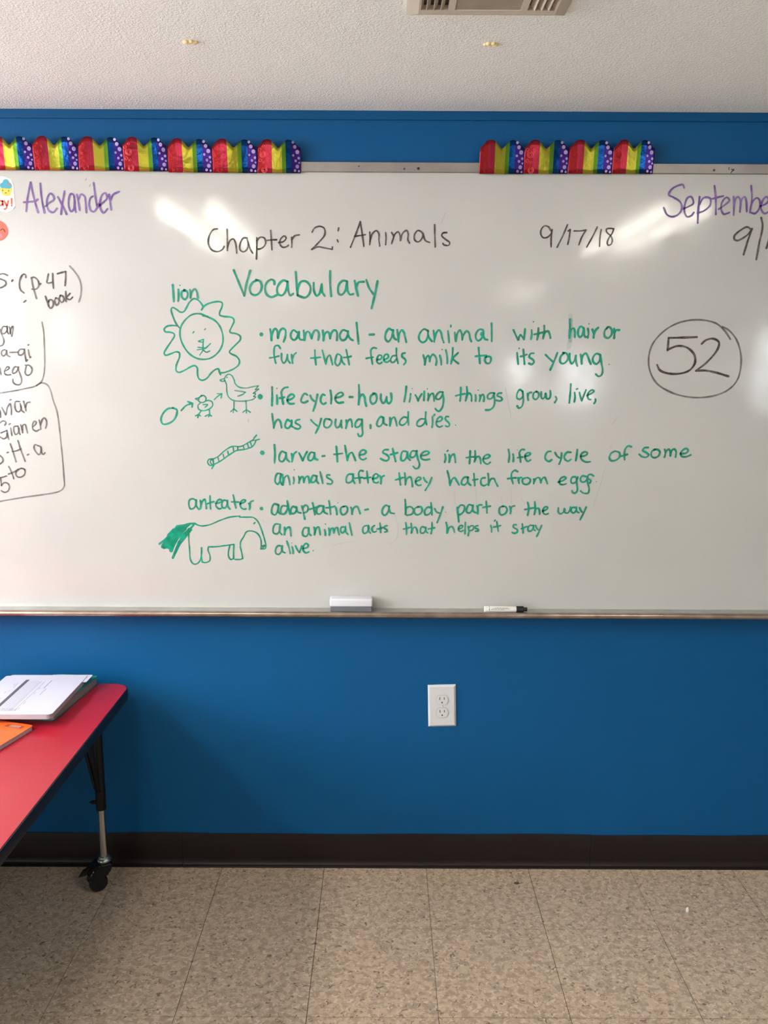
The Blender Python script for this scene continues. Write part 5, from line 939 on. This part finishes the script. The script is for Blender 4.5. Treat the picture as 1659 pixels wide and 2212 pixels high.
mk = thing('dry_erase_marker', 'white dry-erase marker with black cap lying on the tray', 'marker', (0.283, -0.042, 0.8138))
bm = bmesh.new()
lathe(bm, [(.0001, -.001), (.0072, 0.0), (.0088, .0015), (.0088, .0870), (.0082, .0885), (.0001, .0885)], (0, 0, 0), 'X', 24)
obj('barrel', bm, M_penwhite, mk, smooth=True, angle=40)
bm = bmesh.new()
lathe(bm, [(.0001, .0888), (.0090, .0888), (.0091, .1085), (.0078, .1100), (.0060, .1105), (.0060, .1180), (.0050, .1195), (.0001, .1195)], (0, 0, 0), 'X', 24)
obj('cap', bm, M_penblack, mk, smooth=True, angle=35)
# printed lettering rows round the barrel
def barrel_patch(bm, xa, xb, a0, a1, r=.00895, n=3):
    vs0 = [bm.verts.new((xa, -r * cos(radians(a0 + (a1 - a0) * k / n)), r * sin(radians(a0 + (a1 - a0) * k / n)))) for k in range(n + 1)]
    vs1 = [bm.verts.new((xb, -r * cos(radians(a0 + (a1 - a0) * k / n)), r * sin(radians(a0 + (a1 - a0) * k / n)))) for k in range(n + 1)]
    for k in range(n):
        bm.faces.new((vs0[k], vs1[k], vs1[k + 1], vs0[k + 1]))
bm = bmesh.new()
barrel_patch(bm, .0125, .0140, -8, 30)
barrel_patch(bm, .0125, .0140, 48, 75)
rr = random.Random(5)
for (a, h, xs, xe) in ((38, 8, .030, .062), (26, 6, .024, .070), (16, 5, .020, .066), (6, 7, .018, .056)):
    x = xs
    while x < xe:
        l = rr.uniform(.0012, .0038)
        barrel_patch(bm, x, x + l, a, a + h * rr.uniform(.6, 1))
        x += l + rr.uniform(.0006, .0016)
obj('printed_text', bm, M_penblack, mk)

# ---------------------------------------------------------------- wall outlet
ot = thing('wall_outlet', 'white duplex electrical outlet plate, slightly crooked on the blue wall', 'outlet', (0.1730, 0.0, 0.5107))
ot.rotation_euler = (0, radians(-1.6), 0)
pw, phh = 0.0405, 0.0640
bm = bmesh.new()
o0 = [(-pw, -phh), (pw, -phh), (pw, phh), (-pw, phh)]
i0 = [(-pw + .0055, -phh + .0055), (pw - .0055, -phh + .0055), (pw - .0055, phh - .0055), (-pw + .0055, phh - .0055)]
A = [bm.verts.new((x, -0.0002, z)) for x, z in o0]
B = [bm.verts.new((x, -0.0018, z)) for x, z in o0]
Cc = [bm.verts.new((x, -0.0060, z)) for x, z in i0]
bm.faces.new(A)
bm.faces.new(Cc)
for a, b in ((A, B), (B, Cc)):
    for k in range(4):
        bm.faces.new((a[k], a[(k + 1) % 4], b[(k + 1) % 4], b[k]))
obj('cover_plate', bm, M_white, ot)
for zc in (0.0195, -0.0195):
    # groove shade coloured into a ring, then raised face, flat top and bottom
    def face_outline(r, flat):
        pts = []
        for k in range(36):
            a = 2 * pi * k / 36
            pts.append((r * cos(a), max(-flat, min(flat, r * sin(a))) + zc))
        return pts
    bm = bmesh.new()
    prism(bm, face_outline(.0182, .0152), -0.0063, -0.0055, axis='Y')
    obj('groove_shade_ring', bm, mat('outlet_groove_shade', rgb(170, 166, 160), rough=.5), ot)
    bm = bmesh.new()
    prism(bm, face_outline(.0172, .0142), -0.0078, -0.0056, axis='Y')
    rc = obj('receptacle', bm, M_white, ot)
    bm = bmesh.new()
    for (sx, hh) in ((-.0063, .0042), (.0063, .0036)):
        box(bm, sx - .0010, sx + .0010, -0.00795, -0.0070, zc + .0045 - hh, zc + .0045 + hh)
    lathe(bm, [(.0001, -0.0070), (.0023, -0.0070), (.0023, -0.00795), (.0001, -0.00795)], (0, 0, zc - .0075), 'Y', 16)
    obj('slot_shade_blocks', bm, M_slot, rc)  # dark blocks on the face stand for shade inside the openings
bm = bmesh.new()
lathe(bm, [(.0001, -0.0055), (.0030, -0.0058), (.0030, -0.0066), (.0020, -0.0074), (.0001, -0.0076)], (0, 0, 0), 'Y', 20)
sr = obj('cover_screw', bm, M_white, ot, smooth=True)

# ---------------------------------------------------------------- ceiling register
vt = thing('ceiling_vent', 'ivory ceiling air vent with slatted ends cut by the top edge', 'vent', (0.183, -0.751, ZC))
vw, vd = 0.146, 0.146
def vrect(bm, x0, x1, y0, y1, z0, z1, bev=0, mi=0):
    box(bm, x0, x1, y0, y1, z0, z1, bev=bev)
bm = bmesh.new()
# frame of four sloped borders
fo = [(-vw, -vd), (vw, -vd), (vw, vd), (-vw, vd)]
fi = [(-vw + .026, -vd + .026), (vw - .026, -vd + .026), (vw - .026, vd - .026), (-vw + .026, vd - .026)]
ff = [(-vw + .022, -vd + .022), (vw - .022, -vd + .022), (vw - .022, vd - .022), (-vw + .022, vd - .022)]
r0 = [bm.verts.new((x, y, 0.0)) for x, y in fo]
r1 = [bm.verts.new((x, y, -0.003)) for x, y in fo]
r2 = [bm.verts.new((x, y, -0.010)) for x, y in ff]
r3 = [bm.verts.new((x, y, -0.010)) for x, y in fi]
r4 = [bm.verts.new((x, y, -0.0005)) for x, y in fi]
for a, b in ((r0, r1), (r1, r2), (r2, r3), (r3, r4)):
    for k in range(4):
        bm.faces.new((a[k], a[(k + 1) % 4], b[(k + 1) % 4], b[k]))
obj('frame', bm, M_vent, vt)
bm = bmesh.new()
box(bm, -vw + .026, vw - .026, -vd + .026, vd - .026, -0.0009, -0.0004)
obj('duct_shade_sheet', bm, M_ventdark, vt)  # thin sheet coloured dark as the shade inside the duct
# centre plate
bm = bmesh.new()
box(bm, -0.059, 0.059, -vd + .024, vd - .036, -0.0085, -0.0060, bev=.0008)
obj('centre_plate', bm, M_ventpan, vt)
for s in (-1, 1):
    bm = bmesh.new()
    box(bm, min(s * .059, s * .071), max(s * .059, s * .071), -vd + .0262, vd - .0382, -0.0098, -0.0010)
    obj('divider', bm, M_vent, vt)
bm = bmesh.new()
box(bm, -vw + .0262, vw - .0262, vd - .038, vd - .0262, -0.0099, -0.0010)
obj('front_bar', bm, M_vent, vt)
bm = bmesh.new()
prism(bm, [(-.0005, -.0100), (.0005, -.0100), (.0042, -.0012), (.0032, -.0012)], -vd + .026, vd - .038, axis='Y')
# slats lean outwards at both ends
me0 = None
for s in (-1, 1):
    for k in range(4):
        x = s * (0.0760 + k * 0.0128) + (s * 0.0035)
        bm2 = bmesh.new()
        d = s * 0.0050
        prism(bm2, [(x - .0006 + d, -.0102), (x + .0006 + d, -.0102), (x + .0006 - d * .4, -.0012), (x - .0006 - d * .4, -.0012)],
              -vd + .026, vd - .038, axis='Y')
        obj('slat', bm2, M_vent, vt)
bm.free()

# ---------------------------------------------------------------- glue blobs on the ceiling
def blob(label, x, y, seed):
    rnd = random.Random(seed)
    bm = bmesh.new()
    for (dx, dy, r) in ((-.0125, .001, .0046), (-.007, -.0035, .0052), (-.002, .002, .0044), (.003, -.004, .0050), (.008, .001, .0052), (.0115, -.001, .0038)):
        m = Matrix.Translation((dx + rnd.uniform(-.001, .001), dy + rnd.uniform(-.001, .001), -r * .35)) @ Matrix.Scale(.8, 4, (0, 0, 1))
        bmesh.ops.create_icosphere(bm, subdivisions=2, radius=r * rnd.uniform(.9, 1.15), matrix=m)
    o = obj('glue_blob', bm, M_glue, None, smooth=True)
    o.location = (x, y, ZC)
    rm = o.modifiers.new('remesh', 'REMESH')
    rm.mode = 'VOXEL'
    rm.voxel_size = .0009
    rm.use_smooth_shade = True
    tag(o, label, 'glue blob')
blob('lumpy cream glue blob on the ceiling above the left rainbow border', -0.393, -0.462, 2)
blob('lumpy cream glue blob on the ceiling in front of the air vent', 0.213, -0.459, 9)

# ---------------------------------------------------------------- table
TZ = 0.590
TX1, TX0, TY1, TY0 = -0.7110, -2.235, -0.0420, -1.261  # unseen left part widened so the top blocks window light from the floor
tb = thing('activity_table', 'red topped table with black edging on a caster leg', 'table', ((TX0 + TX1) / 2, (TY0 + TY1) / 2, 0.0))
tcx, tcy = (TX0 + TX1) / 2, (TY0 + TY1) / 2
bm = bmesh.new()
prism(bm, rrect(TX0 - tcx + .0025, TX1 - tcx - .0025, TY0 - tcy + .0025, TY1 - tcy - .0025, .045, 10), TZ - .003, TZ)
obj('tabletop', bm, M_top, tb)
bm = bmesh.new()
out_ = rrect(TX0 - tcx, TX1 - tcx, TY0 - tcy, TY1 - tcy, .0475, 10)
prof = [(-.004, TZ - .0006), (0.0, TZ - .0016), (0.0014, TZ - .008), (0.0014, TZ - .024), (0.0, TZ - .0300), (-.004, TZ - .0312)]
rings = []
for (off, z) in prof:
    ring = []
    n = len(out_)
    for k in range(n):
        a, b = Vector(out_[(k - 1) % n]), Vector(out_[(k + 1) % n])
        d = (b - a).normalized()
        nr = Vector((d.y, -d.x))
        p = Vector(out_[k]) + nr * off
        ring.append(bm.verts.new((p.x, p.y, z)))
    rings.append(ring)
for a, b in zip(rings, rings[1:]):
    for k in range(len(a)):
        bm.faces.new((a[k], a[(k + 1) % len(a)], b[(k + 1) % len(a)], b[k]))
obj('edge_band', bm, M_edge, tb, smooth=True, angle=50)
bm = bmesh.new()
prism(bm, rrect(TX0 - tcx + .004, TX1 - tcx - .004, TY0 - tcy + .004, TY1 - tcy - .004, .042, 6), TZ - .0310, TZ - .0032)
obj('underside', bm, M_under, tb)

def leg(lx, ly, sx, sy):
    """adjustable leg: black sleeve, chrome inner tube, swivel caster; (sx, sy) point to the table's middle"""
    bm = bmesh.new()
    cyl(bm, (lx, ly, 0.240), (lx, ly, TZ - .034), 0.0140, seg=20)
    sl = obj('leg', bm, M_blackmetal, tb, smooth=True, angle=40)
    bm = bmesh.new()
    box(bm, lx - .045, lx + .045, ly - .045, ly + .045, TZ - .0345, TZ - .0312, bev=.001)
    obj('mounting_plate', bm, M_blackmetal, sl)
    bm = bmesh.new()
    # two gusset arms running up to the plate
    for (ox, oy) in ((sx, 0), (0, sy)):
        p0 = Vector((lx + ox * .012, ly + oy * .012, 0.300))
        p1 = Vector((lx + ox * .062, ly + oy * .085, TZ - .036))
        cyl(bm, p0, p1, .0055, seg=10)
    obj('gusset', bm, M_blackmetal, sl, smooth=True, angle=40)
    bm = bmesh.new()
    cyl(bm, (lx + sx * .012, ly - .004, 0.262), (lx + sx * .024, ly - .004, 0.262), .0055, seg=12)
    cyl(bm, (lx + sx * .022, ly - .004, 0.262), (lx + sx * .030, ly - .004, 0.262), .0030, seg=10)
    obj('height_screw', bm, M_blackmetal, sl, smooth=True, angle=40)
    bm = bmesh.new()
    cyl(bm, (lx, ly, 0.094), (lx, ly, 0.244), 0.0100, seg=20)
    obj('inner_tube', bm, M_chrome, sl, smooth=True, angle=40)
    bm = bmesh.new()
    lathe(bm, [(.0001, .0800), (.0190, .0800), (.0200, .0830), (.0190, .0870), (.0150, .0900), (.0140, .0945), (.0105, .0960), (.0001, .0960)],
          (lx, ly, 0), 'Z', 24)
    obj('collar', bm, M_zinc, sl, smooth=True, angle=40)
    # caster: hood, two wheels, brake lever
    cx = lx + sx * .022
    turn = Matrix.Translation((lx, ly, 0)) @ Matrix.Rotation(sx * sy * radians(28), 4, 'Z') @ Matrix.Translation((-lx, -ly, 0))
    bm = bmesh.new()
    pts = [(lx - sx * .0185, .0795), (lx - sx * .0190, .070), (lx - sx * .010, .050), (cx - sx * .012, .034), (cx + sx * .004, .030), (cx + sx * .022, .036),
           (cx + sx * .028, .048), (lx + sx * .042, .062), (lx + sx * .030, .0760), (lx + sx * .018, .0800)]
    prism(bm, pts, ly - .0262, ly + .0262, axis='Y')
    bmesh.ops.bevel(bm, geom=list(bm.edges), offset=.006, segments=3, affect='EDGES', clamp_overlap=True)
    bm.transform(turn)
    obj('caster_hood', bm, M_caster, sl, smooth=True, angle=35)
    for sy2 in (-1, 1):
        bm = bmesh.new()
        yy = ly + sy2 * .0185
        lathe(bm, [(.0001, -.0065), (.014, -.0065), (.0185, -.0050), (.0232, -.0058), (.0260, -.0025), (.0260, .0025), (.0232, .0058), (.0185, .0050), (.014, .0065), (.0001, .0065)],
              (cx, yy, .0262), 'Y', 32)
        bm.transform(turn)
        obj('wheel', bm, M_caster, sl, smooth=True, angle=50)
    bm = bmesh.new()
    prism(bm, [(lx + sx * .008, .056), (lx + sx * .040, .0450), (lx + sx * .072, .0360), (lx + sx * .066, .0440), (lx + sx * .038, .0640), (lx + sx * .012, .0760)], ly - .018, ly + .008, axis='Y')
    obj('brake_lever', bm, M_caster, sl, smooth=True, angle=35)
    return sl
lx1, ly1 = -0.7955 - tcx, -0.1050 - tcy
leg(lx1, ly1, -1, -1)
leg(-lx1, ly1, 1, -1)
leg(lx1, -ly1, -1, 1)
leg(-lx1, -ly1, 1, 1)

# ---------------------------------------------------------------- books on the table
def local(pts, ang, ox, oy):
    return pts
# thick teal book at the bottom of the pile, spine to the left
A_T = math.atan2(0.027, 0.253)
tbk = thing('workbook', 'thick teal covered book under the white printed workbook', 'book', (-0.832, -0.295, TZ), rot=-A_T)
bm = bmesh.new()
prism(bm, rrect(-.118, 0, 0, .254, .006, 4), 0.0006, 0.0020)
obj('cover', bm, M_teal, tbk)
bm = bmesh.new()
prism(bm, rrect(-.116, -.0022, .0022, .2518, .005, 4), 0.0020, 0.0215)
obj('page_block', bm, M_greyedge, tbk)
bm = bmesh.new()
prism(bm, rrect(-.118, 0, 0, .254, .006, 4), 0.0215, 0.0230)
obj('cover', bm, M_teal, tbk)
bm = bmesh.new()
prism(bm, rrect(-.1205, -.1182, .001, .253, .001, 2), 0.0006, 0.0230)
obj('spine', bm, M_teal, tbk)

wbk = thing('workbook', 'white printed workbook lying face up on top of the teal book', 'book', (-0.8205, -0.3350, TZ + 0.0232), rot=radians(0.3))
WL, WWd = 0.262, 0.213
bm = bmesh.new()
prism(bm, rrect(-WWd, 0, 0, WL, .016, 8), 0.0002, 0.0125)
obj('page_block', bm, M_pageedge, wbk)
bm = bmesh.new()
prism(bm, rrect(-WWd - .0005, .0005, -.0005, WL, .010, 8), 0.0125, 0.0135)
# step so the top sheet looks slightly lifted
obj('top_page', bm, M_paper, wbk)
bm = bmesh.new()
prism(bm, rrect(-.100, .012, .215, WL + .005, .003, 3), 0.0112, 0.0124)
obj('loose_sheet', bm, M_paper, wbk)
bm = bmesh.new()
prism(bm, rrect(-WWd - .012, -WWd + .04, .02, WL - .004, .006, 3), 0.0119, 0.0124)
obj('loose_sheet', bm, M_paper, wbk)
zp0, zp1 = 0.01351, 0.01375
bm = bmesh.new()
box(bm, -.1565, -.1470, .022, .226, zp0, zp1)
tp = obj('print_bar', bm, M_print, wbk)
bm = bmesh.new()
for x in (-.1150, -.1105, -.1010):
    box(bm, x, x + .0008, .022, .214, zp0, zp1)
for x in (-.1420, -.1365, -.1310, -.1255, -.1205):
    box(bm, x, x + .0004, .030, .218, zp0, zp1)
rr = random.Random(8)
for x in (-.1690, -.1750, -.0960):
    y = .03
    while y < .20:
        l = rr.uniform(.008, .03)
        box(bm, x, x + .0009, y, y + l, zp0, zp1)
        y += l + rr.uniform(.012, .05)
for k in range(12):
    x = -.146 + k * .0042
    box(bm, x, x + .0007, .018, .030 + rr.uniform(0, .006), zp0, zp1)
box(bm, -.0860, -.0842, .165, .222, zp0, zp1)
box(bm, -.0780, -.0768, .120, .165, zp0, zp1)
obj('printed_lines', bm, M_printl, wbk)

A_O = math.atan2(0.032, 0.112)
obk = thing('notebook', 'orange notebook with a small brown label, partly under the workbooks edge', 'book', (-0.864, -0.342, TZ), rot=-A_O)
obk['label'] = 'orange notebook with a small brown label lying in front of the white workbook'
# local frame: +y runs along the long side away from the camera; front-right corner extends towards -y
bm = bmesh.new()
prism(bm, rrect(-.165, 0, -.230, 0, .008, 6), 0.0003, 0.0098)
obj('page_block', bm, M_pageedge, obk)
bm = bmesh.new()
prism(bm, rrect(-.1655, .0005, -.2305, .0005, .008, 6), 0.0098, 0.0106)
obj('cover', bm, M_orange, obk)
bm = bmesh.new()
box(bm, -.066, -.016, -.026, -.012, .0106, .01085)
lb = obj('cover_label', bm, M_orlabel, obk)
bm = bmesh.new()
x = -.052
for wch in (.0045, .0040, .0035, .0040, .0050, .0040):
    box(bm, x, x + .0012, -.024, -.014, .01085, .0110)
    box(bm, x, x + wch * .8, -.0160, -.014, .01085, .0110)
    x += wch + .0006
obj('label_lettering', bm, M_paper, lb)

# ---------------------------------------------------------------- crumbs on the floor
def crumb(name, label, cat, x, y, s, m, seed):
    rnd = random.Random(seed)
    bm = bmesh.new()
    bmesh.ops.create_icosphere(bm, subdivisions=2, radius=1)
    for v in bm.verts:
        k = 1 + rnd.uniform(-.28, .28)
        v.co = Vector((v.co.x * s[0] * k, v.co.y * s[1] * k, (v.co.z * k + .8) * s[2]))
    o = obj(name, bm, m, None)
    o.location = (x, y, 0.0)
    tag(o, label, cat)
crumb('crumb', 'small brown crumb on the floor near the dark baseboard', 'crumb', 0.392, -0.089, (.007, .0045, .003), M_crumb, 4)
crumb('paper_scrap', 'tiny white scrap standing on the floor tiles at the right', 'scrap', 0.8445, -0.211, (.0038, .0035, .0075), M_scrap, 6)
